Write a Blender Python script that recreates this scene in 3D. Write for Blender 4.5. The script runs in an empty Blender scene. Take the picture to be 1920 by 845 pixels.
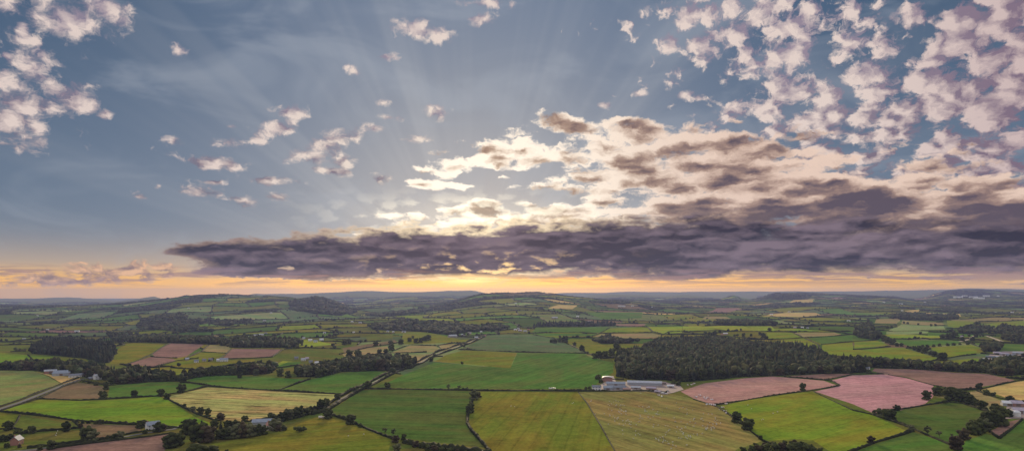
import bpy, bmesh, math, random
import numpy as np
from mathutils import Vector, Matrix
from mathutils.geometry import delaunay_2d_cdt

SC = bpy.context.scene
COL = SC.collection
F = 1200.0          # focal length in photograph pixels (photograph is 1920 x 845)
VH = 550.0          # row of the eye-level horizon
HC = 130.0          # height of the camera above the fields
rnd = random.Random(7)

# ------------------------------------------------------------------ camera
cam = bpy.data.cameras.new('camera')
camo = bpy.data.objects.new('camera', cam)
COL.objects.link(camo)
camo.location = (0, 0, HC)
camo.rotation_euler = (math.radians(90), 0, 0)
cam.sensor_fit = 'HORIZONTAL'
cam.sensor_width = 36.0
cam.lens = 36.0 * F / 1920.0
cam.shift_y = (VH - 422.5) / 1920.0
cam.clip_start = 1.0
cam.clip_end = 200000.0
SC.camera = camo
SC.view_settings.view_transform = 'Standard'
SC.view_settings.look = 'None'
SC.view_settings.gamma = 1.0
SC.view_settings.exposure = 0.0
SC.view_settings.use_curve_mapping = False
SC.cycles.use_denoising = True
SC.cycles.max_bounces = 4
SC.cycles.diffuse_bounces = 2
SC.cycles.volume_bounces = 1
SC.cycles.transparent_max_bounces = 8

# ------------------------------------------------------------------ node helper
class NB:
    """small expression builder for node trees"""
    def __init__(self, nt):
        self.nt = nt
    def n(self, t, **kw):
        nd = self.nt.nodes.new(t)
        for k, v in kw.items():
            setattr(nd, k, v)
        return nd
    def put(self, sock, v):
        if isinstance(v, bpy.types.NodeSocket):
            self.nt.links.new(v, sock)
        elif v is not None:
            if isinstance(v, (tuple, list)) and len(v) == 3 and sock.type == 'RGBA':
                v = (*v, 1)
            sock.default_value = v
    def m(self, op, a, b=None, c=None, clamp=False):
        nd = self.n('ShaderNodeMath', operation=op, use_clamp=clamp)
        for s, v in zip(nd.inputs, (a, b, c)):
            self.put(s, v)
        return nd.outputs[0]
    def add(self, a, b): return self.m('ADD', a, b)
    def sub(self, a, b): return self.m('SUBTRACT', a, b)
    def mul(self, a, b): return self.m('MULTIPLY', a, b)
    def mad(self, a, b, c): return self.m('MULTIPLY_ADD', a, b, c)
    def v(self, op, a, b=None, out=0):
        nd = self.n('ShaderNodeVectorMath', operation=op)
        self.put(nd.inputs[0], a)
        if b is not None:
            self.put(nd.inputs['Scale'] if op == 'SCALE' else nd.inputs[1], b)
        return nd.outputs['Value'] if op in ('LENGTH', 'DOT_PRODUCT', 'DISTANCE') else nd.outputs[0]
    def xyz(self, x, y, z=0.0):
        nd = self.n('ShaderNodeCombineXYZ')
        for s, v in zip(nd.inputs, (x, y, z)):
            self.put(s, v)
        return nd.outputs[0]
    def sep(self, v):
        nd = self.n('ShaderNodeSeparateXYZ')
        self.put(nd.inputs[0], v)
        return nd.outputs
    def step(self, x, a, b, lo=0.0, hi=1.0):
        nd = self.n('ShaderNodeMapRange', interpolation_type='SMOOTHSTEP')
        for s, v in zip(nd.inputs[:5], (x, a, b, lo, hi)):
            self.put(s, v)
        return nd.outputs[0]
    def lin(self, x, a, b, lo=0.0, hi=1.0):
        nd = self.n('ShaderNodeMapRange', interpolation_type='LINEAR', clamp=True)
        for s, v in zip(nd.inputs[:5], (x, a, b, lo, hi)):
            self.put(s, v)
        return nd.outputs[0]
    def mix(self, f, a, b, blend='MIX'):
        nd = self.n('ShaderNodeMix', data_type='RGBA', blend_type=blend)
        self.put(nd.inputs['Factor'], f)
        self.put(nd.inputs[6], a)
        self.put(nd.inputs[7], b)
        return nd.outputs[2]
    def noise(self, vec, scale=1.0, detail=4.0, rough=0.5, dist=0.0, lac=2.0, dim='3D', out=0):
        nd = self.n('ShaderNodeTexNoise', noise_dimensions=dim)
        self.put(nd.inputs['Vector'], vec)
        self.put(nd.inputs['Scale'], scale)
        self.put(nd.inputs['Detail'], detail)
        self.put(nd.inputs['Roughness'], rough)
        self.put(nd.inputs['Lacunarity'], lac)
        self.put(nd.inputs['Distortion'], dist)
        return nd.outputs[out]
    def voro(self, vec, scale=1.0, feature='F1', smooth=None, out=0, rand=1.0, dim='3D'):
        nd = self.n('ShaderNodeTexVoronoi', voronoi_dimensions=dim, feature=feature)
        self.put(nd.inputs['Vector'], vec)
        self.put(nd.inputs['Scale'], scale)
        if smooth is not None:
            self.put(nd.inputs['Smoothness'], smooth)
        self.put(nd.inputs['Randomness'], rand)
        return nd.outputs[out]

def lin(r, g, b):
    f = lambda c: (c / 255 / 12.92) if c <= 10 else ((c / 255 + 0.055) / 1.055) ** 2.4
    return (f(r), f(g), f(b))
# ------------------------------------------------------------------ sky, clouds, sun
SUN_AZ = math.radians(-3.4)      # a little left of straight ahead
SUN_EL = math.radians(3.0)

def build_world():
    w = bpy.data.worlds.new('World')
    SC.world = w
    w.use_nodes = True
    nt = w.node_tree
    nt.nodes.clear()
    b = NB(nt)
    tc = b.n('ShaderNodeTexCoord')
    d = tc.outputs['Generated']
    x, y, z = b.sep(d)
    az = b.m('ARCTAN2', x, y)
    hyp = b.m('SQRT', b.add(b.mul(x, x), b.mul(y, y)))
    t = b.m('DIVIDE', z, b.m('MAXIMUM', hyp, 0.02))
    tpos = b.m('MAXIMUM', t, 0.0)
    # sky chart: azimuth across, tangent of the elevation up
    X = b.mad(az, F, 960.0)
    Y = b.mad(t, -F, VH)
    P = b.xyz(X, Y)

    sky = b.n('ShaderNodeTexSky', sky_type='NISHITA')
    sky.sun_disc = False
    sky.sun_elevation = SUN_EL
    sky.sun_rotation = SUN_AZ
    sky.altitude = 250
    sky.air_density = 1.0
    sky.dust_density = 2.5
    sky.ozone_density = 1.5
    nish = b.v('SCALE', sky.outputs[0], 0.10)

    # angle from the sun
    sx, sy, sz = math.sin(SUN_AZ) * math.cos(SUN_EL), math.cos(SUN_AZ) * math.cos(SUN_EL), math.sin(SUN_EL)
    cosang = b.v('DOT_PRODUCT', d, (sx, sy, sz))
    ang = b.m('ARCCOSINE', b.m('MINIMUM', cosang, 0.99999))
    daz = b.m('ABSOLUTE', b.sub(az, SUN_AZ))

    # --- clear sky
    g1 = b.m('EXPONENT', b.mul(b.m('POWER', b.mul(ang, 1 / 0.26), 2.0), -1.0))
    blue_deep = lin(48, 80, 112)
    blue_mid = lin(106, 124, 150)
    high = b.step(t, 0.12, 0.46)
    side = b.step(daz, 0.06, 0.70)
    base = b.mix(b.mul(b.mad(high, 0.45, 0.5), side), blue_mid, blue_deep)
    low = b.m('EXPONENT', b.mul(tpos, -8.0))
    base = b.mix(b.mul(low, b.mad(side, -0.1, 0.75)), base, lin(150, 164, 174))
    base = b.mix(b.mul(g1, 0.7), base, lin(200, 196, 192))
    warm = b.m('EXPONENT', b.mul(b.m('POWER', b.mul(tpos, 1 / 0.052), 2.1), -1.0))
    wside = b.step(daz, 0.0, 0.55)
    lift = b.step(tpos, 0.010, 0.045)
    wcol = b.mix(lift, b.mix(wside, (1.95, 0.88, 0.05), (1.34, 0.66, 0.03)), b.mix(wside, (1.25, 0.72, 0.24), (0.74, 0.50, 0.27)))
    base = b.mix(b.mul(warm, 0.97), base, wcol)
    # a little of the physical sky tints it
    base = b.mix(0.05, base, nish)
    veil = b.noise(b.xyz(b.mul(X, 0.004), b.mul(Y, 0.009)), 1.0, 4, 0.55, 0.6, dim='2D')
    base = b.mix(b.mul(b.step(veil, 0.42, 0.74), 0.30), base, lin(172, 178, 188))
    # faint rays fanning up from the hidden sun
    rx = b.sub(X, 885.0)
    ry = b.sub(560.0, Y)
    ra = b.m('ARCTAN2', rx, b.m('MAXIMUM', ry, 1.0))
    ray = b.noise(b.xyz(b.mul(ra, 5.0), 0.0), 1.0, 3, 0.6, dim='2D')
    rl = b.m('EXPONENT', b.mul(b.v('LENGTH', b.xyz(rx, ry)), -1 / 420.0))
    base = b.mix(b.mul(b.mul(b.step(ray, 0.45, 0.68), rl), 0.40), base, lin(205, 203, 202))

    # --- cloud noise: a layer overhead, squeezed towards the horizon
    wv = b.mul(b.m('LOGARITHM', b.add(tpos, 0.15), math.e), -660.0)
    Q = b.xyz(b.mul(X, 0.01), b.mul(wv, 0.01))
    warp = b.noise(Q, 2.6, 4, 0.6, out=1, dim='2D')
    Qw = b.v('ADD', Q, b.v('SCALE', b.v('SUBTRACT', warp, (0.5, 0.5, 0.5)), 0.32))
    def puff(q):
        n1 = b.noise(q, 1.7, 9, 0.6, dim='2D')
        v1 = b.voro(q, 2.6, 'SMOOTH_F1', 0.6, dim='2D')
        return b.add(b.mul(n1, 0.72), b.mul(b.sub(0.72, v1), 0.42))
    n = puff(Qw)
    nf = b.sub(b.noise(Qw, 8.5, 5, 0.62, dim='2D'), 0.5)
    # the same density a little nearer the sun: what is thinner that way is lit
    tow = b.v('NORMALIZE', b.v('SUBTRACT', (960 + F * SUN_AZ, VH + 60, 0), P))
    sxy = b.sep(tow)
    Qs = b.v('ADD', Qw, b.xyz(b.mul(sxy[0], 0.13), b.mul(sxy[1], 0.13)))
    ns = puff(Qs)
    emb = b.sub(n, ns)

    def px(u, v):
        a = (u - 960) / F
        return 960 + F * math.atan(a), VH - (VH - v) / math.sqrt(1 + a * a), a
    last = [None]
    def cover(ells, k=0.15):
        acc = None
        for e in ells:
            u, v, rx, ry = e[:4]
            rot = math.radians(e[4]) if len(e) > 4 else 0.0
            X0, Y0, a = px(u, v)
            c = 1 / math.sqrt(1 + a * a)
            mp = b.n('ShaderNodeMapping', vector_type='TEXTURE')
            src = P
            if last[0] is not None:      # one after the other, so that few values are held at a time
                ma = b.n('ShaderNodeVectorMath', operation='MULTIPLY_ADD')
                nt.links.new(last[0], ma.inputs[0])
                ma.inputs[1].default_value = (1e-5, 1e-5, 0)
                nt.links.new(P, ma.inputs[2])
                src = ma.outputs[0]
            nt.links.new(src, mp.inputs['Vector'])
            mp.inputs['Location'].default_value = (X0, Y0, 0)
            mp.inputs['Rotation'].default_value = (0, 0, rot)
            mp.inputs['Scale'].default_value = (rx * c * c, ry * c, 1)
            ln = b.v('LENGTH', mp.outputs[0])
            acc = ln if acc is None else b.m('SMOOTH_MIN', acc, ln, k)
            last[0] = acc
        return b.sub(1.0, acc)

    def over(col, alpha, c):
        return b.mix(alpha, col, c)

    lit_far, lit_near = lin(230, 211, 202), lin(255, 240, 218)
    near = b.m('EXPONENT', b.mul(b.m('POWER', b.mul(ang, 1 / 0.24), 2.0), -1.0))
    lit = b.mix(near, lit_far, lit_near)
    shade = b.mix(b.step(t, 0.05, 0.35), lin(104, 88, 102), lin(150, 136, 152))

    col = base
    # scattered small cumulus, mostly in the left half
    S = [(125, 40, 82, 54, -15), (180, 10, 75, 30, 0), (15, 10, 40, 22), (60, 78, 30, 10, 0), (42, 55, 14, 20),
         (40, 190, 100, 68, 15), (62, 125, 55, 48, -20), (22, 225, 75, 44, 0), (110, 165, 55, 38, 10), (70, 245, 30, 30), (150, 197, 34, 18),
         (195, 218, 16, 10), (14, 105, 22, 9, -10),
         (545, 212, 34, 13), (520, 242, 46, 17, -28), (325, 263, 19, 12), (428, 267, 28, 12), (432, 238, 12, 6), (487, 265, 20, 9),
         (618, 268, 52, 22, -25), (590, 293, 55, 16, -5), (645, 303, 26, 16), (622, 320, 44, 9),
         (385, 306, 74, 14, 2), (375, 357, 52, 13, 2), (400, 342, 24, 8), (500, 338, 60, 10), (452, 378, 38, 10, 5), (520, 368, 22, 7),
         (775, 55, 36, 17), (826, 70, 24, 18), (905, 6, 50, 10), (908, 36, 26, 13), (960, 10, 10, 14), (333, 98, 18, 16),
         (663, 134, 18, 12), (727, 107, 28, 8), (820, 208, 23, 16), (728, 220, 25, 9), (706, 240, 26, 8), (785, 262, 34, 9), (718, 193, 12, 7),
         (1281, 177, 14, 9), (1312, 184, 13, 7), (1200, 176, 13, 6), (1130, 197, 14, 6), (712, 334, 20, 9), (262, 368, 18, 8), (298, 349, 8, 5)]
    cS = cover(S, 0.12)
    dS = b.mad(nf, 1.5, b.mad(b.sub(n, 0.47), 2.8, cS))
    aS = b.step(dS, -0.05, 0.95)
    thickS = b.step(dS, 0.3, 1.3)
    fS = b.m('ADD', b.mul(emb, 3.2), b.mad(thickS, 0.30, 0.43), clamp=True)
    col = over(col, b.mul(aS, 0.93), b.mix(b.m('SUBTRACT', 1.0, b.mul(fS, 0.95), clamp=True), shade, lit) if False else b.mix(fS, shade, lit))

    # broken altocumulus, upper right
    R = [(1560, 240, 210, 45, 10), (1700, 180, 170, 80, 20), (1440, 60, 170, 80, 10), (1420, 38, 160, 55, 8), (1500, 85, 75, 40, 15), (1290, 20, 40, 38), (1560, 18, 85, 25), (1455, 130, 50, 22, 10),
         (1500, 165, 105, 30, 20), (1400, 205, 90, 20, 3), (1585, 190, 115, 36, 22), (1645, 115, 70, 26, -18), (1690, 130, 60, 32, -15),
         (1735, 30, 50, 24), (1850, 25, 105, 65), (1805, 105, 110, 70), (1890, 130, 75, 130), (1660, 220, 130, 42, 12), (1780, 200, 130, 62),
         (1880, 250, 80, 70), (1890, 90, 130, 200), (1860, 40, 130, 90), (1620, 268, 130, 30, 8), (1730, 300, 140, 44, 5), (1850, 345, 110, 70), (1620, 80, 60, 14), (1560, 300, 120, 40),
         (1560, 120, 30, 16)]
    cR = cover(R, 0.3)
    cRp = b.m('MAXIMUM', b.m('MINIMUM', cR, 0.6), 0.0)
    dR = b.mad(b.sub(b.mad(nf, 0.42, n), 0.455), 5.0, b.add(b.m('MINIMUM', cR, 0.55), b.mul(b.step(X, 1540.0, 1780.0), b.mul(cRp, 0.85))))
    aR = b.step(dR, 0.0, 0.9)
    thickR = b.step(dR, 0.15, 1.3)
    right = b.step(X, 1500.0, 1850.0)
    fR = b.m('ADD', b.mul(emb, 4.4), b.sub(b.mad(thickR, 0.25, 0.33), b.mul(right, 0.12)), clamp=True)
    colR = b.mix(fR, b.mix(right, shade, lin(128, 108, 126)), b.mix(right, lit, lin(205, 182, 180)))
    col = over(col, b.mul(aR, 0.95), colR)

    # the mottled sheet above the bank
    M = [(930, 290, 125, 28, -14), (1000, 252, 95, 22, -12), (1095, 244, 70, 22, 0), (1190, 252, 105, 28, 5), (1300, 268, 120, 34, 10),
         (870, 312, 75, 18, -12), (802, 346, 52, 11, 0), (912, 381, 34, 8), (880, 404, 125, 17, -3), (725, 404, 40, 8), (1210, 335, 170, 75, 5), (1370, 330, 200, 85, 10), (1150, 300, 110, 40),
         (1510, 370, 210, 80, 8), (1110, 395, 160, 26, -8), (1650, 395, 230, 95), (1840, 415, 220, 100), (1330, 400, 200, 50), (1010, 300, 70, 16, -10), (680, 452, 80, 12, -8)]
    cM = cover(M, 0.3)
    Qk = b.v('ADD', b.v('MULTIPLY', Qw, (0.50, 1.05, 1.0)), (11.0, 4.0, 0.0))
    nk = puff(Qk)
    nku = puff(b.v('ADD', Qk, b.xyz(-0.05, -0.13)))
    embk = b.sub(nk, nku)
    nlow = b.noise(b.v('MULTIPLY', Qw, (0.6, 1.0, 1.0)), 0.75, 3, 0.5, dim='2D')
    away = b.step(X, 1020.0, 1420.0)
    dens = b.add(b.mul(n, 0.30), b.mul(b.add(nk, b.mul(nf, 0.25)), 0.70))
    dM = b.mad(b.sub(dens, 0.47), 4.6, b.mul(b.m('MINIMUM', cM, 0.8), b.mad(b.step(X, 1000.0, 1500.0), 0.7, 0.95)))
    aM = b.step(dM, 0.0, 0.5)
    lowm = b.step(Y, 350.0, 460.0)
    lvl = b.add(b.mad(away, 0.24, 0.16), b.mul(lowm, 0.25))
    dark = b.mad(b.sub(nlow, 0.5), 2.0, lvl)
    dark = b.mad(b.sub(nk, 0.5), 1.6, dark)
    dark = b.m('ADD', dark, b.sub(b.mul(b.sub(b.m('MINIMUM', dM, 1.6), 0.8), 0.35), b.mul(embk, 3.0)), clamp=True)
    cream = b.mix(away, b.mix(near, lin(250, 230, 212), (1.35, 1.2, 0.98)), lin(234, 206, 188))
    tan = b.mix(b.step(dark, -0.05, 0.65), cream, b.mix(near, lin(170, 140, 126), lin(205, 172, 140)))
    colM = b.mix(b.step(dark, 0.28, 1.1), tan, b.mix(near, lin(86, 76, 90), lin(140, 108, 88)))
    col = over(col, b.mul(aM, 0.97), colM)

    # glow of the hidden sun behind the gaps
    glow = b.m('EXPONENT', b.mul(b.m('POWER', b.v('LENGTH', b.v('MULTIPLY', b.v('SUBTRACT', P, (900, 410, 0)), (1 / 190, 1 / 34, 0))), 2.0), -1.0))
    col = b.mix(b.mul(glow, b.mad(b.step(n, 0.45, 0.62), 0.75, 0.2)), col, (1.5, 1.35, 1.05))

    # low small clouds on the left
    L = [(70, 524, 66, 14), (165, 511, 74, 18), (258, 511, 70, 19), (215, 512, 50, 14), (300, 505, 36, 10), (120, 526, 70, 8)]
    cL = cover(L, 0.2)
    Ql = b.xyz(b.mul(X, 0.03), b.mul(Y, 0.055))
    nl = b.noise(Ql, 1.0, 6, 0.58, 0.3, dim='2D')
    nl2 = b.noise(b.v('ADD', Ql, (0.12, 0.28, 0)), 1.0, 6, 0.58, 0.3, dim='2D')
    dL = b.mad(b.sub(nl, 0.5), 3.2, cL)
    fL = b.m('ADD', b.mul(b.sub(nl, nl2), 3.0), 0.45, clamp=True)
    col = over(col, b.mul(b.step(dL, 0.0, 0.5), 0.9), b.mix(fL, lin(128, 108, 112), lin(240, 190, 146)))

    # the dark bank
    B = [(440, 474, 130, 18, 2), (480, 498, 120, 36), (640, 490, 240, 54), (820, 477, 260, 56), (1050, 470, 270, 60), (1300, 466, 300, 72),
         (1560, 464, 320, 66), (1830, 470, 300, 62), (2150, 470, 300, 64)]
    cB = cover(B, 0.35)
    Qb = b.xyz(b.mul(X, 0.0085), b.mul(Y, 0.026))
    wb = b.noise(Qb, 2.0, 3, 0.5, out=1, dim='2D')
    Qb = b.v('ADD', Qb, b.v('SCALE', b.v('SUBTRACT', wb, (0.5, 0.5, 0.5)), 0.35))
    def roll(q):
        return b.add(b.mul(puff(q), 0.55), b.mul(b.noise(q, 1.3, 6, 0.55, dim='2D'), 0.45))
    nb_ = roll(Qb)
    nb2 = roll(b.v('ADD', Qb, (-0.04, -0.16, 0)))
    embB = b.sub(nb_, nb2)
    nbl = b.noise(Qb, 0.55, 3, 0.5, dim='2D')
    dB = b.mad(b.sub(nb_, 0.47), 1.7, b.mad(nf, 0.25, b.mul(cB, 1.25)))
    flat = b.step(b.add(Y, b.mad(b.sub(nbl, 0.5), 26.0, b.mul(nf, 16.0))), 538.0, 520.0)
    dB = b.mad(b.sub(1.0, flat), -1.5, dB)
    aB = b.step(dB, 0.0, b.mad(b.step(X, 1000.0, 1600.0), 0.5, 0.22))
    rimB = b.sub(1.0, b.step(dB, 0.08, 0.50))
    core = b.mix(b.m('ADD', b.mul(embB, 3.4), b.mad(b.sub(nbl, 0.5), 2.2, 0.34), clamp=True), lin(46, 44, 59), lin(126, 110, 121))
    core = b.mix(b.mul(near, 0.22), core, lin(112, 82, 80))
    rim = b.mix(near, lin(206, 170, 150), (1.4, 1.12, 0.70))
    colB = b.mix(b.mul(rimB, b.mad(near, 0.65, 0.35)), core, rim)
    # gilded openings low in the bank, in front of the sun
    gs = b.m('EXPONENT', b.mul(b.m('POWER', b.v('LENGTH', b.v('MULTIPLY', b.v('SUBTRACT', P, (915, 506, 0)), (1 / 170, 1 / 26, 0))), 2.0), -1.0))
    colB = b.mix(b.mul(gs, b.step(b.mad(nf, 0.15, nb_), 0.53, 0.64)), colB, (1.5, 0.98, 0.40))
    gap = b.mul(b.step(nb_, 0.34, 0.28), b.step(Y, 475.0, 505.0))
    aB = b.mul(aB, b.sub(1.0, b.mul(gap, 0.85)))
    col = over(col, b.mul(aB, 0.98), colB)

    # streaks of low cloud under the bank
    Qt = b.xyz(b.mul(X, 0.006), b.mul(Y, 0.10))
    ntx = b.noise(Qt, 1.4, 6, 0.6, 0.4, dim='2D')
    band = b.mul(b.step(Y, 500.0, 520.0), b.step(Y, 543.0, 524.0))
    rr = b.step(X, 350.0, 1500.0)
    aT = b.mul(band, b.step(b.mad(rr, 0.07, ntx), 0.50, 0.62))
    col = over(col, b.mul(aT, 0.75), b.mix(near, lin(150, 120, 122), lin(176, 122, 84)))
    # where the sun breaks through under the bank
    g3 = b.m('EXPONENT', b.mul(b.m('POWER', b.v('LENGTH', b.v('MULTIPLY', b.v('SUBTRACT', P, (880, 526, 0)), (1 / 62, 1 / 9, 0))), 2.0), -1.0))
    col = b.mix(b.mul(g3, b.step(ntx, 0.38, 0.54)), col, (1.9, 1.35, 0.5))
    g4 = b.m('EXPONENT', b.mul(b.m('POWER', b.v('LENGTH', b.v('MULTIPLY', b.v('SUBTRACT', P, (890, 541, 0)), (1 / 300, 1 / 16, 0))), 2.0), -1.0))
    col = b.mix(b.mul(g4, 0.72), col, (2.1, 1.12, 0.12))

    # overhead and behind: unseen bright cloud deck, added to light the ground
    up = b.step(t, 0.55, 1.3)
    back = b.mul(b.step(y, 0.35, -0.3), b.step(t, 0.05, 0.4))
    amount = b.m('MAXIMUM', up, back)
    cl = b.mix(b.step(n, 0.42, 0.60), lin(150, 165, 190), (OVERHEAD * 1.0, OVERHEAD * 0.93, OVERHEAD * 0.88))
    col = b.mix(amount, col, cl)
    # below the horizon
    col = b.mix(b.step(t, 0.0, -0.03), col, lin(96, 90, 92))
    bg = b.n('ShaderNodeBackground')
    nt.links.new(col, bg.inputs[0])
    bg.inputs[1].default_value = 1.0
    out = b.n('ShaderNodeOutputWorld')
    nt.links.new(bg.outputs[0], out.inputs[0])
    w.cycles.sampling_method = 'MANUAL'
    w.cycles.sample_map_resolution = 512

OVERHEAD = 1.3
build_world()
# ------------------------------------------------------------------ shape of the land
_rs = np.random.RandomState(11)
_WAV = [( _rs.uniform(0, 2 * math.pi), _rs.uniform(0, 2 * math.pi), _rs.uniform(500, 1700)) for _ in range(14)]

# crest lines of the hills: (u, v of the skyline in the photograph, distance), with the width of the near and far slope
RIDGES = [
    ([(-700, 566), (0, 560), (60, 559), (110, 558), (140, 557), (165, 559), (200, 562), (260, 565)], 14000, 3000, 1500),
    ([(180, 572), (215, 566), (250, 561), (275, 557), (288, 555), (296, 557), (310, 562), (335, 566), (360, 570)], 10500, 1700, 1500),
    ([(290, 563), (320, 559), (340, 555), (352, 553), (362, 555), (385, 560), (420, 566)], 11500, 1700, 1500),
    ([(380, 560), (460, 553), (478, 550), (500, 551), (530, 550), (545, 551), (600, 549), (640, 547), (668, 545), (690, 545), (730, 547), (800, 547),
      (840, 545), (882, 544), (896, 546), (912, 550), (950, 555), (1020, 560)], 13000, 4200, 1500),
    ([(640, 566), (700, 560), (760, 556), (810, 556), (850, 558), (880, 562), (920, 568)], 9600, 1900, 1300),
    ([(980, 556), (1050, 549), (1110, 548), (1130, 549), (1180, 546), (1230, 547), (1300, 547), (1400, 546), (1480, 546), (1560, 546), (1640, 545), (1700, 544),
      (1760, 543), (1800, 541), (1812, 540), (1840, 541), (1920, 542), (2700, 545)], 15000, 3500, 1500),
    ([(1060, 560), (1110, 554), (1160, 552), (1210, 553), (1250, 556), (1290, 553), (1340, 558), (1380, 562)], 11000, 2200, 1500),
    ([(1700, 560), (1750, 552), (1775, 545), (1800, 543), (1840, 543), (1875, 545), (1900, 547), (1960, 548), (2300, 552)], 9400, 2000, 1500),
    ([(1330, 566), (1352, 557), (1365, 552), (1376, 551), (1386, 553), (1400, 560), (1420, 566)], 7600, 420, 500),
    ([(1400, 562), (1425, 556), (1450, 551), (1470, 549), (1510, 549), (1560, 551), (1620, 554), (1680, 558), (1740, 563)], 7800, 2300, 1500),
    ([(700, 588), (740, 583), (780, 577), (850, 565), (880, 557), (905, 551), (930, 549), (960, 549), (1010, 549), (1040, 551), (1080, 556), (1130, 562), (1200, 567),
      (1260, 571)], 5300, 1900, 1300),
    ([(-300, 575), (0, 574), (120, 574), (230, 569), (300, 563), (340, 556), (365, 553), (410, 552), (460, 554), (520, 555), (560, 559), (585, 556), (605, 558), (630, 566),
      (650, 574), (680, 584), (710, 590)], 4900, 1350, 1100),
    ([(170, 618), (215, 610), (260, 598), (300, 588), (340, 585), (380, 588), (420, 596), (460, 606)], 3600, 800, 700),
    ([(1560, 598), (1600, 588), (1660, 577), (1700, 575), (1740, 580), (1780, 590)], 4700, 1100, 800),
]

def undulation(x, y):
    z = 0
    for a, p, w in _WAV:
        z = z + np.sin((x * math.cos(a) + y * math.sin(a)) * 2 * math.pi / w + p) * (w / 1000.0)
    return z

def ground(x, y):
    x = np.asarray(x, float); y = np.asarray(y, float)
    Yd = np.maximum(y, 30.0)
    u = 960 + F * x / Yd
    left = 1 / (1 + np.exp((u - 690) / 70))          # the land lies lower on the left
    rise = 50.0 - 62.0 * left
    z = rise * np.clip((Yd - 1700) / 5000, 0, 1) ** 1.2 - (50 - 40 * left) * np.clip((Yd - 7800) / 4500, 0, 1)
    # the valley on the left
    z = z - 26 * np.exp(-((u - 150) / 260) ** 2) * np.exp(-((Yd - 2700) / 900) ** 2)
    amp = np.clip((Yd - 700) / 2300, 0.05, 1) * (2.3 + 1.2 * left)
    z = z + undulation(x, y) * amp
    for pts, D, wn, wf in RIDGES:
        pu = [p[0] for p in pts]; pv = [p[1] for p in pts]
        v = np.interp(u, pu, pv)
        zc = HC - D * (v - VH) / F
        edge = np.minimum(np.clip((u - pu[0]) / 60 + 0.001, 0, 1), np.clip((pu[-1] - u) / 60 + 0.001, 0, 1))
        edge = edge * edge * (3 - 2 * edge)
        t = (Yd - D) / np.where(Yd < D, wn, wf)
        s = np.exp(-np.abs(t) ** 1.8 * 1.3) * edge
        bump = zc + undulation(x * 1.6 + 900, y * 1.3) * min(6.0, D / 1800.0) * (1 - np.exp(-np.abs(t) * 3))
        z = np.maximum(z, z + (bump - z) * s)
    return z

_YS = np.exp(np.linspace(math.log(150), math.log(18000), 240))
def at_many(pix):
    """the points of the land seen at places in the photograph"""
    pix = np.asarray(pix, float).reshape(-1, 2)
    out = []
    for c0 in range(0, len(pix), 400):
        pp = pix[c0:c0 + 400]
        a = ((pp[:, 0] - 960) / F)[:, None]
        b_ = (-(pp[:, 1] - VH) / F)[:, None]
        ys = np.broadcast_to(_YS, (len(pp), len(_YS)))
        Y = None
        for rep in range(2):
            d = ground(a * ys, ys) - (HC + b_ * ys)
            i = np.argmax(d > 0, 1)
            k = np.arange(len(pp))
            miss = d[k, i] <= 0
            i = np.maximum(i, 1)
            y0, y1, d0, d1 = ys[k, i - 1], ys[k, i], d[k, i - 1], d[k, i]
            t = np.clip(d0 / np.where(np.abs(d0 - d1) < 1e-9, 1, d0 - d1), 0, 1)
            yy = y0 + (y1 - y0) * t
            if Y is None:
                Y = np.where(miss, 15000.0, yy)
                far = miss
            else:
                Y = np.where(far, Y, yy)
            ys = y0[:, None] + (y1 - y0)[:, None] * np.linspace(0, 1, 10)[None, :]
        x = a[:, 0] * Y
        z = ground(x, Y)
        out.extend(Vector((float(p), float(q), float(r_))) for p, q, r_ in zip(x, Y, z))
    return out

def at(u, v):
    return at_many([(u, v)])[0]

def gz(x, y):
    return float(ground(x, y))

# ------------------------------------------------------------------ fields traced from the photograph
C = {  # colour of crop and soil, roughness of the mottling
    'vivid': (0.165, 0.222, 0.024), 'bright': (0.185, 0.215, 0.024), 'green': (0.092, 0.155, 0.030), 'deep': (0.086, 0.120, 0.027), 'olive': (0.172, 0.168, 0.024),
    'sage': (0.200, 0.215, 0.072), 'straw': (0.390, 0.320, 0.120), 'tan': (0.290, 0.225, 0.100), 'gold': (0.480, 0.340, 0.125), 'brown': (0.190, 0.130, 0.072),
    'pink': (0.400, 0.220, 0.185), 'rose': (0.460, 0.238, 0.240), 'clay': (0.250, 0.145, 0.115), 'slate': (0.110, 0.145, 0.066), 'pale': (0.240, 0.275, 0.111),
    'lime': (0.250, 0.285, 0.033), 'pasture': (0.235, 0.190, 0.060), 'earth': (0.100, 0.075, 0.045), 'wood': (0.030, 0.036, 0.016), 'dull': (0.125, 0.130, 0.028),
}
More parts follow.
